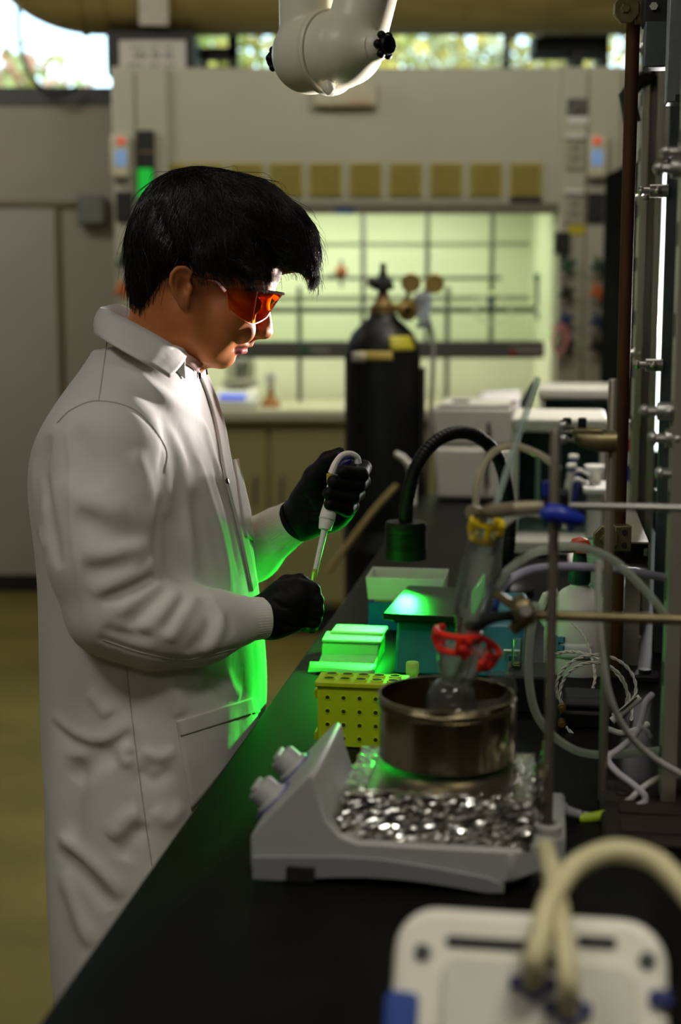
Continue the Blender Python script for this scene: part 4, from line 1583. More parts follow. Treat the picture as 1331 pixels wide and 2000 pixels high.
# skirt
fold([(101, 1411), (150, 1450), (205, 1462), (259, 1427)], .010, -.007)
fold([(100, 1395), (150, 1435), (205, 1446), (262, 1408)], .010, .005)
fold([(175, 1350), (195, 1375), (215, 1400)], .010, .006)
fold([(150, 1480), (145, 1560), (135, 1640)], .016, -.010)
fold([(230, 1490), (205, 1478), (170, 1500), (150, 1530)], .014, -.009)
fold([(262, 1458), (240, 1470), (256, 1500)], .008, .006)
fold([(275, 1590), (248, 1600), (215, 1640)], .012, .008)
fold([(288, 1612), (255, 1640), (240, 1680)], .010, -.007)
fold([(113, 1638), (174, 1679), (243, 1752)], .012, .007)
fold([(110, 1655), (165, 1705), (220, 1775)], .012, -.007)
fold([(125, 1700), (150, 1780), (180, 1850)], .013, .007)
fold([(270, 1500), (300, 1525), (340, 1500)], .010, -.006)
fold([(275, 1465), (310, 1478), (345, 1465)], .008, .005)
fold([(300, 1580), (330, 1600), (360, 1570)], .012, .005)
fold([(330, 1320), (345, 1370), (350, 1400)], .010, .005)
fold([(400, 1330), (420, 1350), (440, 1385)], .010, -.005)
fold([(440, 1310), (455, 1345), (470, 1360)], .010, .005)
# seams
SEAMS = []
for s_ in ([(210, 664), (204, 705), (193, 783)], [(112, 826), (140, 800), (192, 783), (267, 803), (322, 872), (322, 925)],
           [(202, 1250), (283, 1276), (365, 1288), (462, 1266)], [(247, 1302), (261, 1427), (279, 1565), (297, 1691)]):
    cv.stroke(pxc(s_, 10), .0040, -.0050, False, True)
    SEAMS.append(s_)
cv.cap(hd(332, 630), hd(292, 735), .054, .050, .0, cut=True)           # neck opening
coat = cv.obj('lab_coat', M_coat, person)


def patch(name, left, right, n, m_, off, thick, mm, parent):
    """A strip of cloth laid on the coat between two pixel lines."""
    L_ = catmull([(p[0], p[1], 0) for p in left], n)
    R_ = catmull([(p[0], p[1], 0) for p in right], n)
    P = np.array([[cv.hit(*(l + (r - l) * t)[:2]) for t in np.linspace(0, 1, m_)] for l, r in zip(L_, R_)])
    for _ in range(2):
        P[1:-1] = (P[:-2] + 2 * P[1:-1] + P[2:]) / 4
    P = P + cv.grad(P, .006) * off
    return MB().grid(P).obj(name, mm, parent, True, solid=thick, fix=False, sharp=60)


patch('placket', [(366, 704), (389, 734), (417, 820), (433, 917), (441, 949), (466, 1047), (489, 1156)], [(384, 706), (402, 730), (430, 800), (447, 890), (456, 935), (478, 1035), (500, 1140)], 5, 6, .0022, .003, M_coat, coat)
patch('chest_pocket', [(452, 899), (459, 950), (466, 1000), (474, 1050)], [(462, 897), (473, 950), (485, 1000), (496, 1058)], 5, 6, .0035, .003, M_coat, coat)
patch('side_pocket', [(344, 1408), (352, 1460), (362, 1520), (374, 1585)], [(498, 1362), (500, 1380), (503, 1400), (505, 1420)], 5, 14, .0009, .0012, M_coat, coat)
patch('pocket_hem', [(344, 1408), (348, 1424), (352, 1438)], [(498, 1360), (502, 1375), (506, 1390)], 4, 14, .0018, .0012, M_coat, coat)
for (px, py) in ((386, 734), (399, 727), (440, 941)):
    p = cv.hit(px, py)
    g = cv.grad(p[None], .006)[0]
    MB().lathe([(0, .0055), (.0035, .0055), (.0045, .004), (.0045, .002)], p, g, 12).obj('snap_button', M_dark, coat, True)

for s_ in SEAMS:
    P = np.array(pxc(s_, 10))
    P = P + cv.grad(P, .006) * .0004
    MB().tube(P, .0008, 6).obj('seam', mat('seam_shade', (.42, .41, .385), .9), coat)  # darker line along each seam paints the shade of its groove
# collar: a turned down flap round the neck
fold_near = [(364, 698, 1.967), (345, 682, 1.960), (318, 663, 1.960), (262, 632, 1.975), (212, 608, 2.01), (196, 604, 2.06)]
edge_near = [(331, 738, 1.925), (302, 720, 1.912), (270, 702, 1.905), (218, 672, 1.925), (190, 655, 1.985), (186, 650, 2.06)]
fold_far = [(205, 600, 2.11), (240, 598, 2.145), (300, 640, 2.16), (350, 688, 2.14)]
edge_far = [(190, 645, 2.14), (225, 650, 2.19), (285, 690, 2.20), (330, 740, 2.18)]
ftop = np.array([W(*p) for p in fold_near + fold_far])
fedge = np.array([W(*p) for p in edge_near + edge_far])
ftop, fedge = catmull(ftop, 5), catmull(fedge, 5)
nn_ = len(ftop)
cen = hd(310, 690)
G = []
for i in range(nn_):
    r_in = cen - ftop[i]
    r_in[2] = 0
    r_in /= np.linalg.norm(r_in)
    stand = [ftop[i] + r_in * .006 + np.array([0, 0, -.030]), ftop[i] + r_in * .005 + np.array([0, 0, -.012]), ftop[i] + r_in * .003 + np.array([0, 0, -.002]), ftop[i] + np.array([0, 0, .0005])]
    out = []
    for t in (.18, .4, .65, .85, 1.0):
        p = ftop[i] * (1 - t) + fedge[i] * t - r_in * (.004 * math.sin(math.pi * min(1, t * 1.1)) + .001)
        out.append(p)
    G.append(stand + out)
G = np.array(G)
# keep the flap just outside the coat
fl = G[:, 4:]
dd = cv.sample(fl)
g_ = cv.grad(fl, .006)
G[:, 4:] = fl + g_ * np.clip(.0035 - dd, 0, .03)[..., None]
MB().grid(G).obj('collar', M_coat, coat, True, solid=.0024, fix=False, sharp=70)
# pink shirt collar inside
sp = [W(397, 712, 2.03), W(380, 700, 2.005), W(350, 682, 1.995)]
sb = [W(384, 726, 2.02), W(368, 712, 1.992), W(345, 700, 1.988)]
MB().grid(np.stack([catmull(sp, 4), catmull(sb, 4)], 1)).obj('shirt_collar', mat('shirt_pink', (.62, .40, .36), .8), person, True, solid=.002, fix=False)


# knit cuffs
def cuff(path, rs, name='cuff'):
    P = catmull(path, 8)
    R = np.interp(np.linspace(0, 1, len(P)), np.linspace(0, 1, len(rs)), rs)
    T = np.gradient(P, axis=0)
    T /= np.linalg.norm(T, axis=1)[:, None]
    x0_ = np.cross(T[0], [0, 0, 1])
    x0_ /= np.linalg.norm(x0_)
    n = 192
    a = np.linspace(0, 2 * math.pi, n, endpoint=False)
    rib = 1 + .007 * np.sin(a * 48)
    V = []
    for i in range(len(P)):
        x = x0_ - T[i] * np.dot(x0_, T[i])
        x /= np.linalg.norm(x)
        y = np.cross(T[i], x)
        V.append(P[i] + R[i] * rib[:, None] * (np.cos(a)[:, None] * x + np.sin(a)[:, None] * y))
    for k_ in (.97, .80):                                             # rolled end
        V.append(P[-1] + T[-1] * .003 * (1 if k_ > .9 else -1) + R[-1] * k_ * (np.cos(a)[:, None] * x + np.sin(a)[:, None] * y))
    V = np.array(V)
    k = len(V)
    f = [(i * n + j, i * n + (j + 1) % n, (i + 1) * n + (j + 1) % n, (i + 1) * n + j) for i in range(k - 1) for j in range(n)]
    return MB().add(V.reshape(-1, 3), f).obj(name, M_knit, coat, True, sharp=80)


cuff([W(440, 1216, 1.893), W(480, 1210, 1.908), W(514, 1207, 1.920)], [.0365, .0335, .0300, .0290])
cuff([W(532, 1046, 2.20), W(556, 1030, 2.183), W(574, 1019, 2.172)], [.0385, .0355, .0335])

# trousers and shoes below the coat
lv = Vol((W(200, 1800, PY)[0] - .22, PY - .22, .03), (W(300, 1800, PY)[0] + .25, PY + .25, .66), .008)
xm = W(300, 1800, PY)[0] - .03
for s in (-1, 1):
    lv.chain([(xm, PY + s * .10, .64), (xm + .01, PY + s * .10, .50), (xm - .01, PY + s * .105, .10)], [.085, .075, .058], .01)
lv.obj('trousers', mat('trouser_grey', (.05, .05, .055), .85, bump=.2), person)
for s in (-1, 1):
    sv = Vol((xm - .14, PY + s * .11 - .09, -.005), (xm + .26, PY + s * .11 + .09, .16), .006)
    sv.chain([(xm - .03, PY + s * .105, .045), (xm + .06, PY + s * .112, .048), (xm + .155, PY + s * .12, .038)], [.043, .044, .038], .02, kj=.03)
    sv.cap((xm - .005, PY + s * .105, .06), (xm - .01, PY + s * .105, .12), .046, .05, .02)
    sv.d = np.maximum(sv.d, .001 - sv.ax[2][None, None, :])
    sv.obj('shoe', mat('shoe_black', (.02, .02, .02), .6), person)

# ------------------------------------------------------------------ gloved hands
M_glove = mat('nitrile_black', (.004, .004, .004), .55, var=.15, scale=200, bump=.25, bscale=130, spec=.16)
# far hand: thumb on the plunger, four fingers round the handle
gf = Vol(W(520, 1090, 2.17) - [0, .15, 0], W(730, 850, 2.17) + [0, .09, 0], .0017)
Q = lambda px, py, y: W(px, py, y)
gf.chain([Q(560, 1030, 2.182), Q(592, 1008, 2.170)], [.0305, .030], 0)
gf.chain([Q(592, 1006, 2.170), Q(628, 972, 2.160), Q(664, 945, 2.160)], [.0300, .031, .024], .015, kj=.02)
gf.chain([Q(600, 1016, 2.165), Q(640, 1010, 2.155), Q(672, 992, 2.150)], [.0255, .022, .018], .02, kj=.01)
gf.ell(Q(655, 985, 2.165), (.030, .018, .036), .015)
gf.chain([Q(592, 975, 2.150), Q(614, 930, 2.128), Q(640, 898, 2.115), Q(664, 886, 2.108)], [.0195, .0155, .0118, .0098], .014, kj=.006)   # thumb
fing = [((686, 912), (711, 914), (706, 928), (672, 921), (.0112, .0112, .0108, .0098)),
        ((688, 938), (708, 940), (699, 949), (652, 941), (.0115, .0115, .0110, .0100)),
        ((682, 962), (698, 964), (688, 972), (643, 964), (.0112, .0112, .0106, .0098)),
        ((672, 988), (687, 988), (678, 996), (644, 985), (.0105, .0105, .0098, .0088))]
for (a, b, c_, e, r_) in fing:
    gf.chain([Q(*a, 2.158), Q(*b, 2.126), Q(*c_, 2.088), Q(*e, 2.070)], list(r_), .0025, kj=.005)
# creases over the knuckles and the palm heel
for st_ in ([(580, 960), (600, 975), (615, 1000)], [(605, 1020), (630, 1018), (650, 1012)], [(590, 990), (610, 1000), (640, 998)]):
    gf.stroke([gf.hit(*p, 2.0, 2.3) for p in st_], .003, -.0022)
gl_f = gf.obj('glove', M_glove, person)
MB().tube(catmull([W(572, 1021, 2.172), W(578, 1017, 2.170)], 3), [.0326] * 4, 40).obj('glove_band', M_glove, gl_f, True)
# near hand: a loose fist seen from the back
gn = Vol(W(470, 1290, 1.95) - [0, .09, 0], W(650, 1090, 1.95) + [0, .11, 0], .0017)
gn.chain([Q(506, 1206, 1.928), Q(532, 1200, 1.932)], [.0285, .0285], 0)
gn.chain([Q(530, 1200, 1.934), Q(560, 1176, 1.936), Q(582, 1166, 1.938)], [.0285, .0275, .0235], .012, kj=.02)
gn.chain([Q(535, 1208, 1.936), Q(570, 1200, 1.938)], [.0265, .0250], .015)
gn.chain([Q(538, 1165, 1.950), Q(560, 1140, 1.958), Q(586, 1136, 1.965), Q(606, 1146, 1.970)], [.0150, .0122, .0110, .0095], .010, kj=.004)   # thumb
fing = [((580, 1146, 1.932), (610, 1153, 1.938), (612, 1166, 1.972), (588, 1170, 1.982), .0112),
        ((584, 1166, 1.927), (616, 1173, 1.934), (617, 1186, 1.970), (590, 1188, 1.982), .0115),
        ((583, 1187, 1.927), (617, 1194, 1.935), (615, 1206, 1.970), (588, 1206, 1.980), .0110),
        ((576, 1207, 1.931), (613, 1213, 1.940), (609, 1223, 1.970), (584, 1221, 1.978), .0100)]
for (a, b, c_, e, r_) in fing:
    gn.chain([Q(*a), Q(*b), Q(*c_), Q(*e)], [r_ + .001, r_, r_ - .0006, r_ - .0016], .004, kj=.004)
for st_ in ([(500, 1180), (520, 1160), (545, 1150)], [(545, 1215), (560, 1222), (590, 1226)], [(530, 1170), (550, 1185), (575, 1190)], [(548, 1128), (560, 1145), (566, 1160)]):
    gn.stroke([gn.hit(*p, 1.8, 2.1) for p in st_], .003, -.0018)
gl_n = gn.obj('glove', M_glove, person)

# ------------------------------------------------------------------ pipette held in the far hand
M_pip = mat('pipette_white', (.72, .71, .68), .35, var=.02)
M_pblue = mat('pipette_blue', (.02, .02, .22), .35)
ptop, pbot = W(664, 905, 2.100), W(609, 1146, 2.045)
ax_ = (pbot - ptop)
Lp = np.linalg.norm(ax_)
ax_ /= Lp
pipet = thing('micropipette', 'white micropipette with yellow tip held upright in the black glove', 'pipette', pbot)
cu = lambda px, py, y: W(px, py, y)


def along(px, py):
    """Distance down the pipette at which its axis passes the given image row."""
    t = np.linspace(-.05, Lp, 400)
    pts = ptop + t[:, None] * ax_
    rr_ = pts - np.array([0, 0, 1.5])
    c_, s_ = math.cos(PITCH), math.sin(PITCH)
    f_ = rr_[:, 1] * c_ - rr_[:, 2] * s_
    v_ = 1000 - F_PX * (rr_[:, 1] * s_ + rr_[:, 2] * c_) / f_
    return float(np.interp(py, v_, t))


A = lambda py: along(0, py)
MB().lathe([(0, A(898)), (.0085, A(898)), (.0105, A(915)), (.0112, A(960)), (.0100, A(985)), (.0115, A(1000)), (.0118, A(1012)), (.0100, A(1028)), (.0092, A(1034)), (0, A(1034))], ptop, ax_, 20).obj('handle', M_pip, pipet, True)
MB().lathe([(.0108, A(1012)), (.0123, A(1013)), (.0123, A(1015)), (.0108, A(1016))], ptop, ax_, 20).obj('ring', mat('pipette_grey', (.5, .5, .48), .4), pipet, True)
MB().lathe([(0, A(1033)), (.0052, A(1034)), (.0048, A(1040)), (.0036, A(1118)), (0, A(1119))], ptop, ax_, 16).obj('shaft', M_pip, pipet, True)
MB().lathe([(.0038, A(1112)), (.0041, A(1119)), (.0036, A(1128)), (.0008, A(1146))], ptop, ax_, 12).obj('tip', mat('tip_yellow', (.62, .58, .10), .3, trans=.4), pipet, True)
hk = catmull([W(648, 925, 2.080), W(656, 905, 2.082), W(668, 890, 2.086), (W(684, 886, 2.09)), W(698, 893, 2.094), W(700, 904, 2.096)], 6)
sdv = np.cross(np.gradient(hk, axis=0), [0.15, 1, 0])
MB().tube(hk, np.interp(np.linspace(0, 1, len(hk)), [0, .3, .8, 1], [.0058, .0048, .0042, .0055]), 10).obj('finger_hook', M_pip, pipet, True)
MB().tube([W(656, 925, 2.092), W(668, 905, 2.094), W(684, 897, 2.098)], [.0085, .0085, .006], 10).obj('upper_body', M_pblue, pipet, True)
MB().cyl(W(664, 900, 2.10), W(668, 884, 2.10), .006, n=12).obj('plunger', M_pblue, pipet, True)
MB().box(W(645, 934, 2.088), (.010, .006, .014)).obj('volume_label', mat('label_yellow', (.55, .48, .05), .5), pipet, True, bevel=.001)

# ------------------------------------------------------------------ things on the bench near the person
M_tipblue = mat('tipbox_blue', (.006, .022, .60), .42)
M_frost = clear_mat('frosted_plastic', (.85, .84, .80), .15, .2, white=.72)
M_yellow = mat('rack_yellow', (.46, .62, .008), .42, var=.06, sss=.1)
M_teal = mat('teal_plastic', (.006, .14, .18), .45, spec=.3)


def hollow(mb, w, d, z0, z1, th=.003, dx=0.0, dy=0.0, flare=0.0):
    """Open-topped box walls from (dx, dy)."""
    o = [(dx - 0, dy - 0), (dx + w, dy), (dx + w, dy + d), (dx, dy + d)]
    ot = [(dx - flare, dy - flare), (dx + w + flare, dy - flare), (dx + w + flare, dy + d + flare), (dx - flare, dy + d + flare)]
    i_ = [(dx + th, dy + th), (dx + w - th, dy + th), (dx + w - th, dy + d - th), (dx + th, dy + d - th)]
    it = [(dx + th - flare, dy + th - flare), (dx + w - th + flare, dy + th - flare), (dx + w - th + flare, dy + d - th + flare), (dx + th - flare, dy + d - th + flare)]
    v = [(p[0], p[1], z0) for p in o] + [(p[0], p[1], z1) for p in ot] + [(p[0], p[1], z0 + th) for p in i_] + [(p[0], p[1], z1) for p in it]
    f = [(0, 3, 2, 1), (8, 9, 10, 11)]
    for k in range(4):
        j = (k + 1) % 4
        f += [(k, j, 4 + j, 4 + k), (8 + j, 8 + k, 12 + k, 12 + j), (4 + k, 4 + j, 12 + j, 12 + k)]
    return mb.add(v, f)


# tip box
t = bthing('tip_box', 'blue pipette tip box with a frosted lid behind the green lit plate', 'tip box', 719, 1230)
hollow(MB(), .135, .095, 0, .052).obj('base', M_tipblue, t, bevel=.003)
MB().box2((.006, .006, .03), (.129, .089, .046)).obj('tip_rack', M_yellow, t, bevel=.002)
for i in range(8):
    for j in range(5):
        MB().lathe([(.002, 0), (.0036, .006), (.0036, .014), (.0026, .014)], (.018 + i * .0142, .016 + j * .0158, .046), n=8).obj('pipette_tip', M_yellow, t)
lm = MB()
hollow(lm, .135, .095, .056, .098, .002, 0, 0, .004)
lid = MB()
v_ = lm.v[0].copy()
lm.obj('lid', M_frost, t, bevel=.001)

# teal box carrying the black stage plate
t = bthing('teal_instrument', 'teal box with a sloping front standing under the black plate', 'instrument box', 768, 1316)
MB().prism([(0, 0), (.33, 0), (.33, .072), (.06, .072)], 0, .205, 'x').obj('housing', M_teal, t, bevel=.006)
MB().box((.188, .022, .028), (.026, .004, .04), np.array([[1, 0, 0], [0, .768, -.64], [0, .64, .768]])).obj('label', mat('label_white', (.6, .62, .62), .5), t, bevel=.001)
MB().box((.190, .0195, .026), (.013, .004, .022), np.array([[1, 0, 0], [0, .768, -.64], [0, .64, .768]])).obj('label_mark', mat('mark_blue', (.05, .16, .30), .5), t, smooth=False)
pp_ = loc(t, B(748, 1199, ZB + .086))
wpl = .155
t = thing('stage_plate', 'thin black plate lit by a bright green spot under the lamp head', 'plate', B(748, 1198, ZB + .090) - [0, 0, .017], -math.radians(12.4))
MB().box2((0, 0, .006), (wpl, .24, .017)).obj('plate', mat('plate_black', (.008, .022, .008), .36, spec=.22, var=.15, scale=300, stretch=(1, 12, 1), bump=.15, bscale=300), t, bevel=.002)
for x_ in (.018, wpl - .02):
    for y_ in (.02, .20):
        MB().cyl((x_, y_, 0), (x_, y_, .007), .007, n=10).obj('foot', M_black, t)
MB().box((wpl - .012, .10, .036), (.006, .150, .038)).obj('green_glow_strip', mat('green_bar_glow', (.02, .35, .06), .25, emit=(.03, 1, .08), estr=.35), t, bevel=.002)  # added strip whose glow draws a bright green bar of light

# white gel tray: the lamp's green glow is painted into body and flap
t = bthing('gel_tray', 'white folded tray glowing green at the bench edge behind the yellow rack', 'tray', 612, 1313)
MB().prism([(-.004, .003), (.03, .010), (.062, .016), (.068, .031), (.150, .034), (.150, 0), (0, 0)], .004, .098, 'x').obj('body', mat('tray_green_glow', (.28, .66, .26), .5, var=.03), t, bevel=.003)
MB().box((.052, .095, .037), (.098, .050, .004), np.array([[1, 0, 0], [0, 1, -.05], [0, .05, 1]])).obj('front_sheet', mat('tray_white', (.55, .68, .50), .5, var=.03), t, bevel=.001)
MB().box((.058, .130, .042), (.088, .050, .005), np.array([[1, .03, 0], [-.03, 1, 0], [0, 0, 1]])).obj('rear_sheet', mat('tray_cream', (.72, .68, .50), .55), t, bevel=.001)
MB().grid([[(x_, -.006 - .010 * math.sin(x_ * 30), .002 + .003 * math.sin(x_ * 55)), (x_, .018, .012)] [0:2] for x_ in np.linspace(-.008, .10, 12)]).obj('torn_flap', mat('tray_green_glow', (0, 0, 0)), t, solid=.0015)

# yellow tube rack
t = bthing('tube_rack', 'bright yellow plastic tube rack with holes in its side by the bench edge', 'rack', 620, 1458)
rw, rd, rh = .116, .046, .090
bx = MB()
hollow(bx, rw, rd, 0, rh - .006, .004)
bx.obj('body', M_yellow, t, bevel=.002)
tp = MB()
tp.box2((-.003, -.003, rh - .008), (rw + .003, rd + .003, rh))
tp.obj('top_deck', M_yellow, t, bevel=.002)
for i in range(5):
    for j in range(4):
        x_, z_ = .014 + i * .0215, rh - .022 - j * .0185
        MB().lathe([(.0028, -.001), (.0042, -.001), (.0041, .0005), (.0030, .0007), (.0028, .0004)], (x_, 0, z_), (0, -1, 0), 14, closed=True).obj('hole_rim', M_yellow, t)
        MB().lathe([(0, .0), (.0029, .0)], (x_, -.0003, z_), (0, -1, 0), 12).obj('hole', mat('hole_dark', (.03, .03, .008), .8), t, fix=False)
for i in range(5):
    for j in range(2):
        x_, y_ = .014 + i * .0215, .014 + j * .024
        MB().lathe([(.0068, 0), (.0085, 0), (.0085, .0012), (.0068, .0012)], (x_, y_, rh), n=16, closed=True).obj('socket_rim', M_yellow, t)
        MB().lathe([(0, 0), (.0068, 0)], (x_, y_, rh + .0008), n=14).obj('socket', mat('hole_dark', (0, 0, 0)), t, fix=False)
for x_ in (-.003, rw + .003):
    for z_ in (.012, rh - .02):
        MB().box((x_, rd / 2, z_), (.005, .03, .012)).obj('clip_tab', M_yellow, t, bevel=.001)
# small capped tube
q = W(806, 1306, 1.97)
t = thing('sample_tube', 'small pale yellow capped tube standing behind the steel pan', 'tube', (q[0], q[1], ZB), BR)
zc_ = W(806, 1293, 1.97)[2] - ZB
MB().lathe([(0, 0), (.006, .002), (.0075, .02), (.0075, zc_ - .018), (0, zc_ - .018)], n=16).obj('tube_body', clear_mat('tube_pale', (.80, .82, .45), .2, .1, white=.6), t)
MB().lathe([(0, zc_ - .018), (.0085, zc_ - .018), (.0095, zc_ - .016), (.0095, zc_ - .002), (.0085, zc_), (.0065, zc_ - .001), (.0065, zc_ - .008), (0, zc_ - .008)], n=20).obj('cap', clear_mat('tube_pale2', (.75, .78, .35), .2, .2, white=.75), t)

# ------------------------------------------------------------------ hotplate stirrer with foil, pan and flask
M_hp = mat('hotplate_grey', (.36, .365, .35), .45, var=.03)
M_hpd = mat('hotplate_grey_dark', (.22, .225, .225), .5, var=.03)
hp = bthing('hotplate_stirrer', 'grey hotplate stirrer with two knobs and a foil wrapped top', 'hotplate', 490, 1719)
o_ = np.array(hp.location)


def hl(px, py, Y):
    return loc(hp, W(px, py, Y))


L_, D_ = .318, .185
zd = .046
body = MB()
prof = [(0, .012), (.0, .046), (.005, .055), (.058, .113), (.063, .116), (.067, .112), (.071, .090), (.078, .068), (.092, .052), (.110, zd), (.262, zd), (.262, .012)]
body.prism(prof, .0, D_, 'y')
body.obj('housing', M_hp, hp, bevel=.005, seg=3)
tail = MB()
tail.prism([(.255, 0), (.266, 0), (L_, .055), (L_, D_), (.255, D_)], .012, zd, 'z')
tail.obj('housing_tail', M_hp, hp, bevel=.005, seg=3)
skirt = MB()
arch = [(.002, 0.002), (.002, .026)] + [(x_, .026 + .006 * math.sin(math.pi * (x_ - .002) / .26) - .08 * max(0, x_ - .13)) for x_ in np.linspace(.03, .24, 8)] + [(.258, .012), (.258, .003)] + [(x_, .002 + .009 * math.sin(math.pi * (x_ - .03) / .21)) for x_ in np.linspace(.24, .03, 8)]
skirt.prism(arch, -.0035, .0, 'y')
skirt.obj('side_skirt', M_hpd, hp, bevel=.001)
q = hl(611, 1655, 1.447)
MB().box((q[0], -.0035, q[2]), (.029, .005, .017)).obj('dark_badge', M_black, hp, bevel=.001)
for (u_, v_) in ((.04, .03), (.04, D_ - .03), (L_ - .03, .03), (L_ - .03, D_ - .03)):
    MB().cyl((u_, v_, 0), (u_, v_, .014), .011, n=12).obj('foot', M_black, hp)
nrm = np.array([-.060, 0, .055])
nrm /= np.linalg.norm(nrm)
for (s_, v_) in ((.10, .070), (.27, .145)):
    p = np.array([.005 + s_ * .055, v_, .055 + s_ * .060])
    kb = MB().lathe([(.021, 0), (.020, .004), (.017, .006), (.016, .020), (.014, .022), (0, .022)], p, nrm, 24).obj('knob', M_hp, hp)
    tdir = np.array([.676, 0, .737])
    MB().box(p + nrm * .024, (.008, .030, .006), np.stack([tdir, [0, 1, 0], nrm], 1)).obj('knob_grip', M_hp, kb, bevel=.0015)
    MB().lathe([(.0215, 0), (.025, 0), (.025, .0012), (.0215, .0012)], p, nrm, 28, closed=True).obj('dial_ring', mat('dial_blue', (.02, .03, .32), .4), hp)
q0 = hl(688, 1600, 1.465)
pu0, pu1, pv0, pv1 = .094, .282, .012, .168
zpl0, zpl1 = zd, .092
# foil wrapped plate: crumpled sheet folded over the plate
M_foil = mat('aluminium_foil', (.80, .79, .76), .16, 1.0, var=.05, scale=60, bump=.3, bscale=120)


def foil_noise(P, a, f, sd):
    r2 = np.random.default_rng(sd)
    o = np.zeros(P.shape[:-1])
    for k in range(10):
        kv = r2.normal(size=3) * f * (1 + k * .35)
        o += np.abs(np.sin(P @ kv + r2.uniform(0, 6))) / (1 + k * .25)
    return a * (o / 4 - .6)


nu, nv = 120, 26
fo = []
for j in range(nv):
    s = j / (nv - 1)
    row = []
    for i in range(nu):
        a = i / nu * 4
        k, w_ = int(a) % 4, a - int(a)
        c4 = [(pu0, pv0), (pu1, pv0), (pu1, pv1), (pu0, pv1)]
        x_ = c4[k][0] * (1 - w_) + c4[(k + 1) % 4][0] * w_
        y_ = c4[k][1] * (1 - w_) + c4[(k + 1) % 4][1] * w_
        cx_, cy_ = (pu0 + pu1) / 2, (pv0 + pv1) / 2
        if s < .62:
            z_ = zpl0 + .002 + (zpl1 - zpl0) * s / .62
            inn = 1.0 + .012 * (1 - s / .62)
        else:
            z_ = zpl1 + .0015
            inn = 1 - .22 * (s - .62) / .38
        row.append((cx_ + (x_ - cx_) * inn, cy_ + (y_ - cy_) * inn, z_))
    row.append(row[0])
    fo.append(row)
fo = np.array(fo)
nz = foil_noise(fo, .0050, 75, 3) + np.random.default_rng(8).normal(0, .0016, fo.shape[:2])
out_ = fo - np.array([(pu0 + pu1) / 2, (pv0 + pv1) / 2, zpl1 - .02])
out_ /= np.linalg.norm(out_, axis=-1, keepdims=True)
env = np.ones(fo.shape[:2])
env[17:] *= .5
fo2 = fo + out_ * (nz * env)[..., None]
fo2[:, -1] = fo2[:, 0]
MB().box2((pu0 + .006, pv0 + .006, zd), (pu1 - .006, pv1 - .006, zpl1 + .001)).obj('plate', mat('plate_foil', (.50, .48, .44), .3, 1.0, var=.1, bump=.3, bscale=25), hp, bevel=.003)
MB().grid(fo2).obj('foil', M_foil, hp, fix=False, smooth=False)
fb = MB()
ff = np.array([[(pu1 + .004 + .012 * math.sin(s * 9) * .3 + .01 * w, pv0 + .03 + s * .13, zpl0 + .01 + w * .064) for s in np.linspace(0, 1, 22)] for w in np.linspace(0, 1, 12)])
ff += np.random.default_rng(9).normal(0, .0016, ff.shape)
ff += (foil_noise(ff, .005, 90, 5)[..., None] * np.array([1, .3, .2]))
fb.grid(ff).obj('foil', M_foil, hp, fix=False, smooth=False, solid=.0006)
# rear socket for the rod
rp = loc(hp, B(1070, 1625, ZB + zd))
MB().lathe([(.0085, 0), (.016, 0), (.015, zd + .004), (.0085, zd + .006)], (rp[0], rp[1], 0.004), n=20, closed=True).obj('rod_socket', M_hp, hp)

# pan
M_steel = mat('pan_steel', (.26, .225, .14), .24, 1.0, var=.2, scale=12, stretch=(1, 1, .2), bump=.1, bscale=60)
PYC = 1.493
pc = W(872, 1440, PYC)
zpb = ZB + zpl1 + .0045
pan = thing('steel_pan', 'round steel oil bath pan standing on the foil wrapped hotplate', 'pan', (pc[0], PYC, zpb), BR)
R0, hpn = .0725, .071
MB().lathe([(0, 0), (R0 - .002, 0), (R0 + .001, .003), (R0, .008), (R0, hpn - .014), (R0 + .002, hpn - .012), (R0 + .002, hpn - .008), (R0 + .0005, hpn - .006), (R0 + .002, hpn), (R0 - .001, hpn), (R0 - .0025, .004), (0, .003)], n=72).obj('shell', M_steel, pan, sharp=40)
MB().lathe([(0, .034), (R0 - .003, .034), (R0 - .003, .030), (0, .030)], n=48).obj('oil_bath', mat('oil_brown', (.10, .065, .02), .18, var=.15, scale=30), pan)
MB().grid([[((R0 + .001) * math.cos(a), (R0 + .001) * math.sin(a), z) for a in np.linspace(-.25, .6, 10)] for z in (.002, hpn * .95)]).obj('rim_wrap', mat('steel_wrap', (.20, .18, .15), .35, 1.0), pan, solid=.004)

# flask and condenser
M_glassr = mat('lab_glass', (.93, .97, .95), .02, var=0, trans=1.0, ior=1.47)
M_glasst = clear_mat('lab_glass_thin', (.93, .96, .94), .30, .05, white=.05)
fl_c = W(882, 1374, 1.493)
fl_c[2] = zpb + .0625
fk = thing('reaction_flask', 'clear glass flask with necks sitting in the oil bath pan', 'flask', fl_c)


def ld(p):
    return np.asarray(p) - fl_c


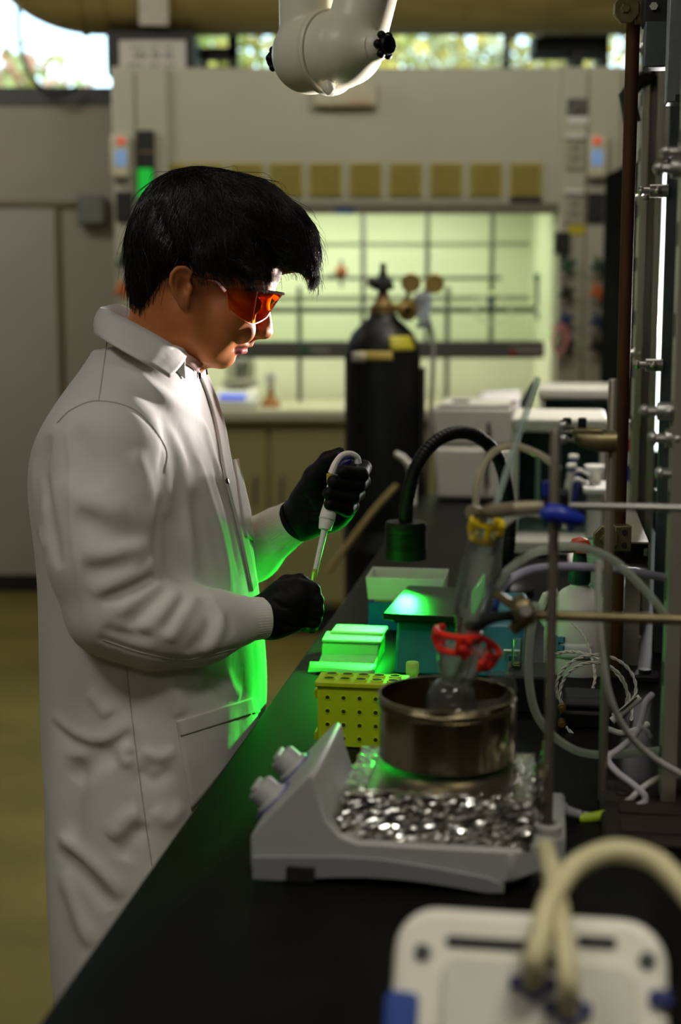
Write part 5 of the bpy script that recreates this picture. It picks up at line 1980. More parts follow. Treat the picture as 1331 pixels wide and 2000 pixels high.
nk0 = ld(W(893, 1252, 1.490))
MB().ball((0, 0, 0), .0275, 28, 18).obj('bulb', M_glasst, fk)
dN = nk0 / np.linalg.norm(nk0)
LN = np.linalg.norm(nk0)
MB().lathe([(.013, .024), (.0160, .034), (.0165, max(.036, LN - .03)), (.019, LN - .024), (.019, LN)], (0, 0, 0), dN, 24).obj('neck', M_glasst, fk)
MB().lathe([(.012, .02), (.0125, LN - .002)], (0, 0, 0), dN, 20).obj('inner_joint', clear_mat('frosted_joint', (.85, .85, .81), .2, .3, white=.32), fk)
n2 = ld(W(940, 1265, 1.475))
MB().tube([n2 * .25, n2 * .6, n2], [.010, .0125, .015], 18, caps=False).obj('side_neck', M_glasst, fk)
MB().tube([n2 * .5, n2 * .98], [.0095, .0105], 16).obj('side_joint', clear_mat('frosted_joint', (0, 0, 0)), fk)
MB().tube(catmull([ld(W(955, 1325, 1.475)), ld(W(985, 1322, 1.475)), ld(W(1000, 1345, 1.480)), ld(W(985, 1372, 1.485)), ld(W(930, 1380, 1.490))], 5), .006, 12).obj('side_arm', M_glasst, fk)
cb_, ct_ = W(912, 1250, 1.483), W(952, 1042, 1.463)
cn = thing('condenser', 'tall clear glass condenser column above the red clips', 'condenser', cb_)
dC = ct_ - cb_
LC = np.linalg.norm(dC)
dC /= LC
MB().lathe([(.012, 0), (.013, .012), (.0185, .028), (.0205, .045), (.0205, .085), (.0175, .125), (.0130, LC - .02), (.0095, LC - .008), (.0095, LC)], (0, 0, 0), dC, 28).obj('jacket', M_glasst, cn)
MB().lathe([(.0068, -.01), (.0075, .02), (.011, .05), (.011, .09), (.0068, .12), (.006, LC)], (0, 0, 0), dC, 20).obj('inner_tube', clear_mat('frosted_joint', (0, 0, 0)), cn)
MB().tube(catmull([W(957, 1150, 1.465) - cb_, W(978, 1140, 1.465) - cb_, W(990, 1120, 1.465) - cb_], 4), [.0065] * 9, 12).obj('side_port', M_glasst, cn)
MB().tube([W(905, 1185, 1.465) - cb_, W(915, 1110, 1.463) - cb_, W(934, 1050, 1.461) - cb_], .005, 10).obj('pressure_arm', M_glasst, cn)
gt0, gt1 = W(944, 1062, 1.460), W(1051, 737, 1.475)
t = MB().tube([gt0, (gt0 + gt1) / 2, gt1], .0034, 12).obj('glass_rod', clear_mat('glass_rod_clear', (.80, .88, .84), .35, .03, white=.35))
tag(t, 'thin clear glass tube sticking up diagonally out of the yellow clip', 'glass tube')


def keck(name, lab, c, d, r, m, n_lobes=3):
    """Plastic joint clip: two open rings joined by ribs."""
    t = thing(name, lab, 'clip', c)
    x_, y_, dd_ = frame_from(d)
    for z_, rr_ in ((-.009, r * .88), (.009, r * 1.05)):
        a = np.linspace(-2.5, 2.5, 28)
        pts = [dd_ * z_ + rr_ * (math.cos(b) * x_ + math.sin(b) * y_) for b in a]
        MB().tube(pts, .0036, 8).obj('ring', m, t)
    for b in (-1.7, 0, 1.7):
        p = lambda z_, rr_: dd_ * z_ + rr_ * (math.cos(b) * x_ + math.sin(b) * y_)
        MB().tube([p(-.009, r * .88), p(0, r * 1.08), p(.009, r * 1.05)], .0036, 8).obj('rib', m, t)
    for b in (-2.5, 2.5):
        MB().ball(r * 1.25 * (math.cos(b) * x_ + math.sin(b) * y_), .0055, 10, 8).obj('tab', m, t)
    return t


M_kr = mat('clip_red_plastic', (.78, .025, .012), .4, sss=.1)
M_ky = mat('clip_yellow_plastic', (.85, .62, .01), .4)
keck('joint_clip', 'red plastic joint clip round the flask neck over the steel pan', W(893, 1250, 1.487), dN, .022, M_kr)
keck('joint_clip', 'red plastic joint clip round the side neck right of the other red clip', W(938, 1276, 1.470), n2, .0175, M_kr)
keck('joint_clip', 'yellow plastic joint clip at the top of the glass condenser', W(950, 1036, 1.462), dC, .0150, M_ky)

# ------------------------------------------------------------------ rods and clamps
M_rodm = mat('rod_steel', (.30, .275, .22), .35, .85, var=.25, scale=20, stretch=(1, 1, .2))
M_rust = mat('rod_rusty', (.055, .024, .009), .7, .1, spec=.2, var=.35, scale=30, stretch=(1, 1, .15))
M_cl = mat('clamp_bronze', (.22, .18, .09), .42, .7, var=.2)
M_cb = mat('clamp_blue', (.012, .03, .35), .35)
M_alu = mat('aluminium_strut', (.38, .36, .29), .45, .6, var=.12, scale=10, stretch=(1, 1, .1))
M_zinc = mat('zinc_fitting', (.45, .44, .42), .35, .8)


def vrod(name, lab, px, py, Y, ytop, zbot, r, m, cap=None):
    p = W(px, py, Y)
    zt = W(px, ytop, Y)[2]
    t = MB().lathe([(0, zbot), (r, zbot), (r, zt - .002), (r - .001, zt), (0, zt)], (p[0], p[1], 0), n=18).obj(name, m)
    tag(t, lab, 'rod')
    return p


r1 = vrod('support_rod', 'grey steel rod rising from the hotplate socket', 1071, 1560, B(1070, 1625, ZB + .046)[1], 840, ZB + .012, .0052, M_rodm)
r2 = vrod('support_rod', 'brown steel rod with a pale tip standing behind the hotplate rod', 1178, 1500, B(1178, 1560)[1], 740, ZB, .0054, M_rodm)
r3 = vrod('lattice_post', 'dark rusty brown rod rising through the top of the frame', 1222, 600, 2.2, 36, ZB, .0102, M_rust)


def hrod(name, lab, p0, p1, r, m):
    t = MB().cyl(p0, p1, r, n=14).obj(name, m)
    return tag(t, lab, 'rod')


hr1a = W(1112, 991, 1.415) + [0, .012, 0]
hrod('clamp_rod', 'bright steel rod held level by the blue handled clamp', hr1a, hr1a + BU * .17, .0036, M_zinc)
hr2a = W(1042, 1208, 1.415) + [0, .016, 0]
hrod('clamp_rod', 'dull brass coloured rod running level to the right below the purple hose', hr2a, hr2a + BU * .22, .0052, M_cl)


def boss(name, lab, c, m, knobm, sz=.016):
    t = thing(name, lab, 'clamp', c, BR)
    MB().box((0, .006, 0), (sz * 1.5, sz * 1.9, sz * 1.7)).obj('block', m, t, bevel=.003)
    MB().cyl((0, -.010, 0), (0, -.034, 0), .0035, n=10).obj('screw', M_zinc, t)
    return t


# blue handled clamp on the near rod
t = boss('bosshead_clamp', 'black and blue clamp on the near rod gripping above the condenser', W(1090, 985, 1.415) + [0, .004, 0], M_blackgl, M_cb)
L1 = lambda px, py, y=1.415: loc(t, W(px, py, y))
MB().tube([L1(1068, 1000, 1.390), L1(1090, 1004, 1.385), L1(1112, 1010, 1.385), L1(1136, 1016, 1.390)], [.009, .010, .0085, .006], 12).obj('wing_handle', M_cb, t)
MB().ball(L1(1074, 1004, 1.385), (.010, .008, .009), 12, 8).obj('wing_handle', M_cb, t)
MB().cyl(L1(1072, 968, 1.415), L1(1070, 940, 1.415), .0065, n=14).obj('top_knob', M_cb, t)
MB().tube([L1(1062, 990), L1(1010, 993), L1(955, 1000, 1.445)], [.0065, .0072, .0072], 10).obj('arm', mat('clamp_arm_tan', (.30, .255, .17), .5, .4), t)
MB().tube([L1(965, 990, 1.445), L1(945, 1000, 1.440), L1(928, 1006, 1.445)], [.006, .005, .005], 8).obj('jaw', M_cl, t)
MB().tube([L1(965, 996, 1.475), L1(945, 1000, 1.490), L1(920, 1000, 1.475)], [.006, .005, .008], 8).obj('jaw', mat('clamp_arm_tan', (0, 0, 0)), t)
# three prong claw on the lower level rod
t = thing('prong_clamp', 'bronze three prong clamp holding the foot of the condenser', 'clamp', W(1020, 1195, 1.425), BR)
L2 = lambda px, py, y=1.425: loc(t, W(px, py, y))
MB().tube([L2(1046, 1208), L2(1030, 1205), L2(1012, 1200)], [.006, .009, .010], 12).obj('body', M_cl, t)
MB().ball(L2(1022, 1192, 1.410), (.012, .010, .013), 12, 8).obj('hub', M_cl, t)
MB().cyl(L2(1026, 1193, 1.405), L2(1028, 1192, 1.393), .006, n=12).obj('screw', M_zinc, t)
MB().tube([L2(1010, 1165), L2(1018, 1180), L2(1020, 1215), L2(1000, 1232)], [.007, .009, .009, .006], 10).obj('wing_nut', M_cl, t)
MB().tube(catmull([L2(1012, 1190), L2(985, 1170, 1.445), L2(968, 1160, 1.460)], 5), .0048, 8).obj('prong', M_cl, t)
MB().tube(catmull([L2(1005, 1202), L2(970, 1206, 1.405), L2(935, 1222, 1.415), L2(917, 1222, 1.445)], 5), .0055, 8).obj('prong', M_blackgl, t)
MB().tube(catmull([L2(1005, 1204), L2(972, 1204, 1.470), L2(940, 1206, 1.505)], 5), .0050, 8).obj('prong', M_blackgl, t)
# bronze clamp on the second rod
t = thing('bosshead_clamp', 'bronze screw clamp high on the second rod', 'clamp', W(1165, 860, 1.615), BR)
L3 = lambda px, py, y=1.615: loc(t, W(px, py, y))
MB().tube([L3(1202, 862), L3(1170, 862), L3(1140, 858), L3(1124, 850)], [.013, .0125, .010, .005], 14).obj('body', M_cl, t)
MB().box(L3(1150, 845), (.034, .014, .010)).obj('upper_jaw', M_cl, t, bevel=.002)
for (px, py, m_) in ((1101, 832, M_zinc), (1101, 858, M_zinc)):
    MB().cyl(L3(px + 25, py + 4), L3(px + 2, py, 1.61), .0025, n=8).obj('screw', M_zinc, t)
    MB().ball(L3(px, py, 1.605), (.006, .006, .0065), 12, 8).obj('screw_head', m_, t)
for (px, py) in ((1108, 828), (1138, 828)):
    MB().box(L3(px, py, 1.625), (.010, .010, .014)).obj('wing_screw', M_blackgl, t, bevel=.002)
# small plate clamps on the brown rod
for (px, py, lab, y_) in ((1190, 1052, 'bronze octagonal plate clamp low on the rusty brown rod', 2.17), (1231, 19, 'bronze octagonal plate clamp at the top of the rusty brown rod', 2.18)):
    c = W(px, py, y_)
    t = thing('plate_clamp', lab, 'clamp', c)
    oc = [(.020 * math.cos(a) - .006, .022 * math.sin(a)) for a in np.arange(8) * math.pi / 4 + .39]
    MB().prism(oc, -.008, .002, 'y').obj('plate', M_cl, t, bevel=.0015)
    MB().box((.022, .012, 0), (.026, .026, .040)).obj('block', M_cl, t, bevel=.002)
    for z_ in (-.010, .010):
        MB().cyl((.024, -.003, z_), (.024, .0, z_), .0045, n=10).obj('bolt_hole', M_black, t)
    MB().lathe([(0, .004), (.006, .004), (.008, 0)], (-.008, -.008, 0), (0, -1, 0), 6).obj('hex_bolt', M_cl, t)

# ------------------------------------------------------------------ aluminium frame on the right


def strut(name, lab, p, z0, z1, w=.041, m=None, ang=BR):
    """Slotted C-channel upright."""
    t = thing(name, lab, 'post', (p[0], p[1], 0), ang)
    s = w / 2
    th = .003
    po = [(-s, -s), (-s * .35, -s), (-s * .35, -s + .008), (-s * .35 - th, -s + .008), (-s * .35 - th, -s + th), (-s + th, -s + th), (-s + th, s - th), (s - th, s - th), (s - th, -s + th), (s * .35 + th, -s + th), (s * .35 + th, -s + .008), (s * .35, -s + .008), (s * .35, -s), (s, -s), (s, s), (-s, s)]
    MB().prism(po, z0, z1, 'z').obj('channel', m or M_alu, t, smooth=False, bevel=.0008)
    z = z0 + .06
    k = 0
    while z < z1 - .03:
        MB().box((-s - .0004, 0, z), (.0012, .012, .026)).obj('slot', M_black, t, smooth=False)
        z += .1
        k += 1
    return t


pA = W(1270, 420, 2.7)
pB = W(1362, 700, 1.60)
strut('strut_post', 'far slotted aluminium post behind the rusty brown rod', pA, ZB, 2.9)
strut('strut_post', 'near slotted aluminium post at the right edge standing on the bench', pB, ZB, 2.9, .050)
strut('strut_post', 'second aluminium channel doubled behind the far post', pA + BU * .0 + BV * .048, ZB, 2.9)
pD = W(1311, 420, 2.35)
t = MB().box((pD[0] + .004, pD[1], (ZB + 2.9) / 2), (.024, .012, 2.9 - ZB), rotz(BR)).obj('steel_post', mat('steel_blue', (.085, .10, .105), .45, .6), bevel=.002)
tag(t, 'flat dark blue grey steel post between the two aluminium posts', 'post')
# square beam along the bench
bf = W(1243, 1085, 2.22)
t = thing('square_beam', 'short square aluminium beam with an open end above the bench', 'beam', (bf[0], bf[1], bf[2]), BR)
hollow(MB(), .044, .30, 0, .30, .003).v[0]
bm_ = MB()
s, th = .0215, .0025
for (a, b) in (((-s, 0, s - th), (s, .44, s)), ((-s, 0, -s), (s, .44, -s + th)), ((-s, 0, -s), (-s + th, .44, s)), ((s - th, 0, -s), (s, .44, s))):
    bm_.box2(a, b)
bm_.obj('tube', M_alu, t, smooth=False)
MB().box2((-.012, .05, -bf[2] + ZB), (.012, .075, -s)).obj('leg', M_alu, t, smooth=False)
MB().box((s - .006, .01, .004), (.006, .004, .012)).obj('bolt', M_zinc, t, bevel=.001)
# steel channels at the top right corner
t = thing('strut_bracket', 'blue grey steel channel bracket at the top right corner', 'bracket', W(1285, 95, 2.15), BR)
L4 = lambda px, py, y=2.15: loc(t, W(px, py, y))
a, b = L4(1257, 135), L4(1312, 45)
MB().box2((a[0], -.02, a[2]), (b[0], .02, b[2])).obj('channel', mat('steel_blue', (0, 0, 0)), t, bevel=.002)
a, b = L4(1302, 200, 2.0), L4(1372, -60, 2.0)
MB().box2((a[0], a[1] - .0, a[2]), (b[0], a[1] + .04, b[2])).obj('channel', mat('steel_zinc', (.20, .215, .215), .4, .6), t, bevel=.002)
MB().box2((a[0] + .012, a[1] - .003, a[2] + .002), (b[0], a[1], a[2] + .010)).obj('lip', M_black, t, smooth=False)
a, b = L4(1256, 50), L4(1312, -20)
MB().box2((a[0], -.018, a[2]), (b[0], .03, b[2])).obj('block', M_black, t, bevel=.003)
MB().lathe([(0, .003), (.006, .003), (.007, 0)], L4(1276, 18) - [0, .02, 0], (0, -1, 0), 6).obj('hex_bolt', M_zinc, t)


def peg(px, py, Y, Ln, lab, r=.0105, post=None, half=.02):
    """Rod connector: a barrel with set screws."""
    c = W(px, py, Y)
    if post is not None:
        Ln = (post[0] - half - c[0] - (post[1] - c[1]) * 0) + .002
    t = thing('rod_connector', lab, 'connector', c, BR, 'rod connectors on the frame posts')
    MB().lathe([(0, 0), (r, 0), (r, Ln), (0, Ln)], (0, 0, 0), (1, 0, 0), 18).obj('barrel', M_zinc, t)
    MB().cyl((.004, 0, 0), (-.013, 0, 0), r * .55, n=10).obj('set_screw', M_zinc, t)
    MB().ball((-.014, 0, 0), (.006, r * .75, r * .75), 12, 8).obj('screw_head', M_zinc, t)
    MB().ball((.012, -r - .002, 0), (.006, .005, .006), 10, 8).obj('side_screw', M_zinc, t)


for (px, py, Y, Ln, lab) in ((1252, 96, 2.7, .03, 'short rod connector near the top of the far aluminium post'),
                             (1270, 373, 2.35, .040, 'bright rod connector lowest of the upper cluster on the frame'),
                             (1247, 386, 2.7, .03, 'small rod connector just left of the bright one beside the rusty rod'),
                             (1312, 329, 1.6, .04, 'rod connector below the topmost one on the near post'),
                             (1326, 297, 1.6, .03, 'greenish rod connector topmost on the near post edge'),
                             (1238, 690, 2.7, .03, 'rod connector beside the rusty rod at the level of the sash rail'),
                             (1262, 713, 2.35, .046, 'rod connector above the bright light gap'),
                             (1284, 803, 1.6, .04, 'rod connector crossing the bright light gap'),
                             (1300, 856, 1.6, .034, 'rod connector below the one crossing the light gap'),
                             (1314, 925, 1.6, .02, 'rod connector lowest on the near post')):
    po = {2.7: (pA, .021), 1.6: (pB, .026), 2.35: (pD + np.array([.004, 0, 0]), .013)}[Y]
    peg(px, py, po[0][1] - .004, Ln, lab, post=po[0], half=po[1])
t = thing('cable_tray', 'dark cable tray end beside the foot of the bright light', 'tray', W(1278, 985, 2.6), BR)
MB().box((.02, 0, -.01), (.04, .05, .075)).obj('tray_body', M_black, t, bevel=.002)
MB().box((.02, -.027, .02), (.034, .004, .004)).obj('copper_edge', mat('copper_edge', (.22, .08, .03), .4, .6), t, smooth=False)

# bright upright light panel beyond the frame: the light on the face and under the extraction arm
lp = W(1284, 700, 4.2)
t = thing('light_panel', 'bright white upright light panel glimpsed between the frame posts', 'lamp', (lp[0], 4.2, ZB), BR)
MB().box2((-.035, .012, 0.0), (.11, .04, 1.0)).obj('housing', M_dark, t, bevel=.004)
MB().box2((-.025, .004, .16), (.10, .012, .98)).obj('diffuser', mat('panel_glow', (.8, .85, .82), .5, emit=(.86, 1, .95), estr=2.2), t, smooth=False)
MB().box2((-.03, -.03, -.0), (.11, .09, .012)).obj('stand_foot', M_dark, t, bevel=.003)
area_light('light_panel_beam', (lp[0] + .03, 4.17, 1.42), (-.10, 2.03, 1.53), .08, 1.5, (1.0, .93, .90), .45, spread=40)

# ------------------------------------------------------------------ extraction arm at the top
M_ext = mat('extraction_white', (.82, .79, .63), .38, var=.02)
SY = 2.02
sc_ = W(648, 100, SY)
t = thing('extraction_arm', 'white jointed extraction arm elbow with black knobs hanging from above', 'extraction arm', sc_)
LS = lambda px, py, y=SY: W(px, py, y) - sc_
k0_, k1_ = LS(541, 116, SY + .075), LS(752, 88, SY - .075)
axn = (k1_ - k0_) / np.linalg.norm(k1_ - k0_)
mid = (k0_ + k1_) / 2
hl_ = np.linalg.norm(k1_ - k0_) / 2
ev = Vol(sc_ - .20, sc_ + [.20, .20, .24], .0025)
cpt = sc_ + mid
ev.cap(cpt - axn * .040, cpt - axn * .006, .0505, .0525, 0)
ev.ell(cpt - axn * .036, .0520, .006)
ev.cap(W(601, 95, SY + .03), W(598, -150, SY + .03), .039, .039, .006)
ev.obj('elbow', M_ext, t)
ev2 = Vol(sc_ - .20, sc_ + [.20, .20, .24], .0025)
ev2.cap(cpt + axn * .006, cpt + axn * .036, .0530, .047, 0)
ev2.cap(cpt + axn * .03, cpt + axn * (hl_ - .016), .047, .020, .008)
ev2.cap(W(690, 92, SY - .02), W(752, -150, SY - .0), .042, .042, .006)
ev2.obj('elbow', M_ext, t)
for (pa_, pb_, r_) in ((W(600, 0, SY + .03), W(598, -150, SY + .03), .039), (W(714, 0, SY - .013), W(752, -150, SY), .042)):
    d_ = pb_ - pa_
    pe_ = pa_ + d_ * (ZC - pa_[2]) / d_[2]
    MB().cyl(pa_ - sc_, pe_ - sc_, r_ * .992, n=40).obj('arm_tube', M_ext, t)
MB().lathe([(.0525, -.0065), (.0560, -.006), (.0572, -.004), (.0572, -.0008), (.0560, 0), (.0572, .0008), (.0572, .004), (.0560, .006), (.0525, .0065)], mid, axn, 56, closed=True).obj('seam_ring', M_ext, t)
MB().tube(catmull([LS(640, 165, SY - .03), LS(644, 176, SY - .04), LS(652, 181, SY - .035)], 4), [.008, .009, .009, .008, .007, .007, .006, .006, .005], 10).obj('ring_clasp', M_ext, t)
for (s, kp) in ((-1, k0_), (1, k1_)):
    d_ = axn * s
    x_, y_, _ = frame_from(d_)
    k_ = MB()
    k_.lathe([(.006, -.014), (.009, -.012), (.0115, -.005), (.0135, .005), (.012, .009), (.007, .0085), (.006, .005), (0, .005)], kp, d_, 20)
    kb = k_.obj('knob', M_blackgl, t)
    for q in range(6):
        a = q * math.pi / 3
        MB().ball(kp + (math.cos(a) * x_ + math.sin(a) * y_) * .0135, (.0060, .0060, .0060), 10, 8).obj('lobe', M_blackgl, kb)
pl_ = LS(720, 92, SY - .068)
MB().tube([pl_ + (math.cos(a) * np.array([.55, .5, 0]) + math.sin(a) * np.array([0, 0, 1])) * .0155 + np.array([.003, -.003, 0]) for a in np.linspace(2.2, 5.2, 16)], .0006, 5).obj('moulded_mark', M_ext, t)

# ------------------------------------------------------------------ hoses and cables on the right
M_hclear = clear_mat('hose_clear', (.80, .83, .76), .3, .08, white=.38)
M_hpurp = mat('hose_purple_grey', (.36, .35, .46), .4)
M_hgrey = mat('cable_grey_white', (.50, .49, .45), .5)
M_hbeige = mat('hose_beige', (.56, .51, .29), .45, var=.05)
M_clear_t = M_hclear


def pxtube(name, lab, cat, pts, r, m, group=None, n=10):
    t = MB().tube(px_path(pts, n), r, 10).obj(name, m)
    return tag(t, lab, cat, group)


pxtube('clear_hose', 'clear hose arching over the purple hose to the near post', 'hose', [(973, 1150, 1.47), (996, 1112, 1.49), (1052, 1077, 1.52), (1125, 1068, 1.55), (1195, 1092, 1.57), (1258, 1150, 1.58), (1304, 1206, 1.58)], .0048, M_hclear)
t = pxtube('purple_hose', 'purple grey hose arching from the blue ferrule to the near post', 'hose', [(964, 1178, 1.52), (985, 1142, 1.55), (1035, 1114, 1.6), (1110, 1107, 1.65), (1210, 1113, 1.68), (1316, 1131, 1.70)], .0052, M_hpurp)
MB().cyl(W(961, 1190, 1.515), W(968, 1152, 1.53), .0075, n=14).obj('ferrule', mat('ferrule_blue', (.02, .08, .45), .4), t)
pxtube('beige_hose', 'thin clear beige hose looping before the gooseneck', 'hose', [(930, 990, 1.56), (935, 930, 1.56), (962, 885, 1.57), (1000, 870, 1.58), (1050, 886, 1.56), (1092, 914, 1.5)], .0042, clear_mat('hose_beige_clear', (.70, .66, .52), .3, .1, white=.5))
pxtube('clear_hose', 'clear green hose curving from the yellow clip to the blue clamp', 'hose', [(962, 1065, 1.47), (985, 1022, 1.48), (1025, 1000, 1.48), (1068, 1006, 1.47)], .0048, M_hclear)
pxtube('grey_hose', 'thin grey hose hanging down in front of the second rod', 'hose', [(1171, 1095, 1.50), (1169, 1160, 1.50), (1176, 1265, 1.50), (1192, 1360, 1.51), (1226, 1430, 1.53), (1275, 1478, 1.55), (1345, 1520, 1.56)], .0038, M_hgrey)
pxtube('clear_hose', 'clear hose looping down behind the near rod to the bench', 'hose', [(1047, 1180, 1.60), (1036, 1250, 1.62), (1034, 1330, 1.64), (1052, 1402, 1.66), (1100, 1452, 1.68), (1165, 1474, 1.70), (1290, 1466, 1.72)], .0052, M_hclear)
t = pxtube('white_cable', 'white cable with a yellow green sleeve lying on the bench near the hotplate', 'cable', [(1140, 1592, 1.56), (1190, 1596, 1.56), (1240, 1578, 1.57), (1262, 1560, 1.58), (1240, 1534, 1.60), (1206, 1508, 1.62), (1188, 1482, 1.64), (1212, 1462, 1.66), (1243, 1434, 1.68), (1256, 1400, 1.70), (1262, 1372, 1.71), (1275, 1356, 1.72)], .0040, mat('cable_lavender', (.46, .44, .48), .45))
MB().tube(px_path([(1132, 1600, 1.558), (1158, 1597, 1.558), (1184, 1592, 1.558)], 5), .0062, 12).obj('sleeve', mat('sleeve_lime', (.42, .60, .01), .45), t)
MB().tube(px_path([(1082, 1580, 1.56), (1096, 1580, 1.56), (1112, 1586, 1.56), (1134, 1592, 1.56)], 5), [.0075] * 4 + [.009] * 4 + [.0065] * 4 + [.0058] * 4, 12).obj('connector', mat('connector_grey', (.34, .33, .36), .5), t)
MB().tube(px_path([(1250, 1418, 1.685), (1266, 1428, 1.68), (1272, 1440, 1.68)], 5), .0025, 8).obj('loose_end', mat('cable_lavender', (0, 0, 0)), t)
pxtube('grey_cable', 'thin beige cable crossing under the white one to the right edge', 'cable', [(1180, 1594, 1.57), (1225, 1566, 1.585), (1262, 1534, 1.60), (1300, 1516, 1.61), (1345, 1518, 1.61)], .0036, M_hgrey)


def twisted(name, lab, pts, r=.0015, pitch=.022):
    P = px_path(pts, 16)
    s = np.concatenate([[0], np.cumsum(np.linalg.norm(np.diff(P, axis=0), axis=1))])
    T = np.gradient(P, axis=0)
    T /= np.linalg.norm(T, axis=1)[:, None]
    a = np.cross(T, [0, .9, .4])
    a /= np.linalg.norm(a, axis=1)[:, None]
    b = np.cross(T, a)
    mb = MB()
    for k in (0, math.pi):
        ph = s / pitch * 6.283 + k
        mb.tube(P + r * .8 * (np.cos(ph)[:, None] * a + np.sin(ph)[:, None] * b), r, 6)
    t = mb.obj(name, M_hgrey)
    return tag(t, lab, 'cable', 'white twisted cables coiled behind the rods')


ring = [(1165 + 78 * math.cos(a), 1345 + (66 if math.sin(a) < 0 else 56) * math.sin(a), 1.93 + .02 * math.sin(a * .5)) for a in np.linspace(2.6, 7.6, 16)]
twisted('twisted_cable', 'outer loop of white twisted cable behind the rods', ring)
ring = [(1160 + 66 * math.cos(a), 1352 + 64 * math.sin(a) + 6, 1.96 + .01 * a / 6) for a in np.linspace(3.0, 8.4, 16)]
twisted('twisted_cable', 'inner loop of white twisted cable behind the rods', ring)
twisted('twisted_cable', 'white twisted cable falling over the bottle label into the coil', [(1118, 1216, 2.12), (1142, 1244, 2.1), (1157, 1285, 2.08), (1163, 1325, 2.05), (1156, 1352, 2.02), (1148, 1372, 2.0)])
twisted('twisted_cable', 'white twisted cable running level from the black box to the coil', [(1082, 1278, 2.05), (1110, 1273, 2.04), (1150, 1279, 2.02), (1190, 1300, 2.0), (1222, 1340, 1.98), (1236, 1392, 1.96), (1228, 1420, 1.95)])
twisted('twisted_cable', 'lowest sagging strand of white twisted cable near the bench', [(1106, 1420, 1.9), (1130, 1442, 1.89), (1165, 1452, 1.88), (1200, 1445, 1.88), (1222, 1432, 1.89)])
t = pxtube('printed_cable', 'stub of white cable with grey print beside the coil', 'cable', [(1196, 1408, 1.84), (1222, 1386, 1.84), (1252, 1362, 1.84)], .0050, M_hgrey)
pr = px_path([(1208, 1392, 1.834), (1226, 1378, 1.834), (1244, 1362, 1.834)], 5)
for i in range(0, len(pr) - 1, 1):
    MB().box((pr[i] + pr[i + 1]) / 2, (.0045, .0012, .0022), np.array([[.8, 0, -.6], [0, 1, 0], [.6, 0, .8]])).obj('print_dash', mat('print_dark', (.05, .05, .05), .6), t, smooth=False)
pxtube('printed_cable', 'second stub of white cable lying lower beside the coil', 'cable', [(1188, 1424, 1.83), (1215, 1432, 1.83), (1248, 1424, 1.83), (1266, 1414, 1.84)], .0042, M_hgrey)

# ------------------------------------------------------------------ bottles and boxes behind the rods
M_hdpe = mat('bottle_hdpe', (.62, .62, .59), .42, var=.02, sss=.2)
M_pgreen = mat('bottle_pale_green', (.30, .46, .36), .42, var=.03, sss=.2)
jb = B(1128, 1308)
jug = thing('wash_jug', 'large white plastic jug with a blue printed label behind the rods', 'jug', jb, BR)
hj = W(1112, 1135, jb[1])[2] - ZB
rj = 68 / F_PX * jb[1]
MB().lathe([(0, 0), (rj * .95, 0), (rj, .008), (rj, hj * .40), (rj * .97, hj * .52), (rj * .80, hj * .78), (rj * .5, hj * .90), (rj * .27, hj * .95), (rj * .25, hj), (0, hj)], n=36).obj('body', M_hdpe, jug)
MB().grid([[((rj + .001) * math.cos(a), (rj + .001) * math.sin(a), z) for a in np.linspace(-2.6, -1.2, 14)] for z in np.linspace(.03, hj * .38, 4)]).obj('label', mat('label_white', (0, 0, 0)), jug, solid=.001)
for k, a in enumerate((-2.42, -2.30, -2.18, -2.04)):
    for z in (.045, .058):
        MB().box(((rj + .002) * math.cos(a), (rj + .002) * math.sin(a), z + .003 * (k % 2)), (.008, .008, .008 if k != 2 else .012), rotz(a)).obj('label_print', mat('mark_blue', (0, 0, 0)), jug, smooth=False)
q = loc(jug, W(1112, 1120, jb[1]))
MB().lathe([(.016, hj - .004), (.018, hj), (.018, hj + .022), (.012, hj + .026), (.010, hj + .05), (0, hj + .05)], n=20).obj('cap', mat('cap_dark_green', (.01, .05, .035), .4), jug)
MB().lathe([(0, hj + .048), (.017, hj + .048), (.019, hj + .056), (.013, hj + .068), (0, hj + .072)], n=20).obj('stopcock', mat('stopcock_red', (.55, .06, .02), .4), jug)
MB().tube([(-.05, -.02, hj + .055), (-.02, -.012, hj + .052), (.02, -.012, hj + .055), (.042, -.02, hj + .062)], .005, 8).obj('lever', M_blackgl, jug)
MB().tube([(-rj * .9, 0, hj * .5), (-rj * 1.15, 0, hj * .65), (-rj * .95, 0, hj * .82), (-rj * .6, 0, hj * .86)], .008, 10).obj('handle', M_hdpe, jug)
cb2 = B(1163, 1255)
t = thing('measuring_cylinder', 'tall pale green plastic cylinder standing behind the white jug', 'cylinder', cb2)
hc_ = W(1163, 1052, cb2[1])[2] - ZB
rc_ = 24 / F_PX * cb2[1]
MB().lathe([(0, 0), (rc_ * 1.6, 0), (rc_ * 1.6, .008), (rc_, .014), (rc_, hc_), (rc_ * .9, hc_), (rc_ * .9, .02), (0, .02)], n=28).obj('tube', M_pgreen, t)
for k in range(6):
    MB().lathe([(rc_ + .0002, 0), (rc_ + .0010, .0005), (rc_ + .0002, .001)], (0, 0, .05 + k * (hc_ - .08) / 5), n=28, closed=True).obj('graduation', M_hdpe, t)

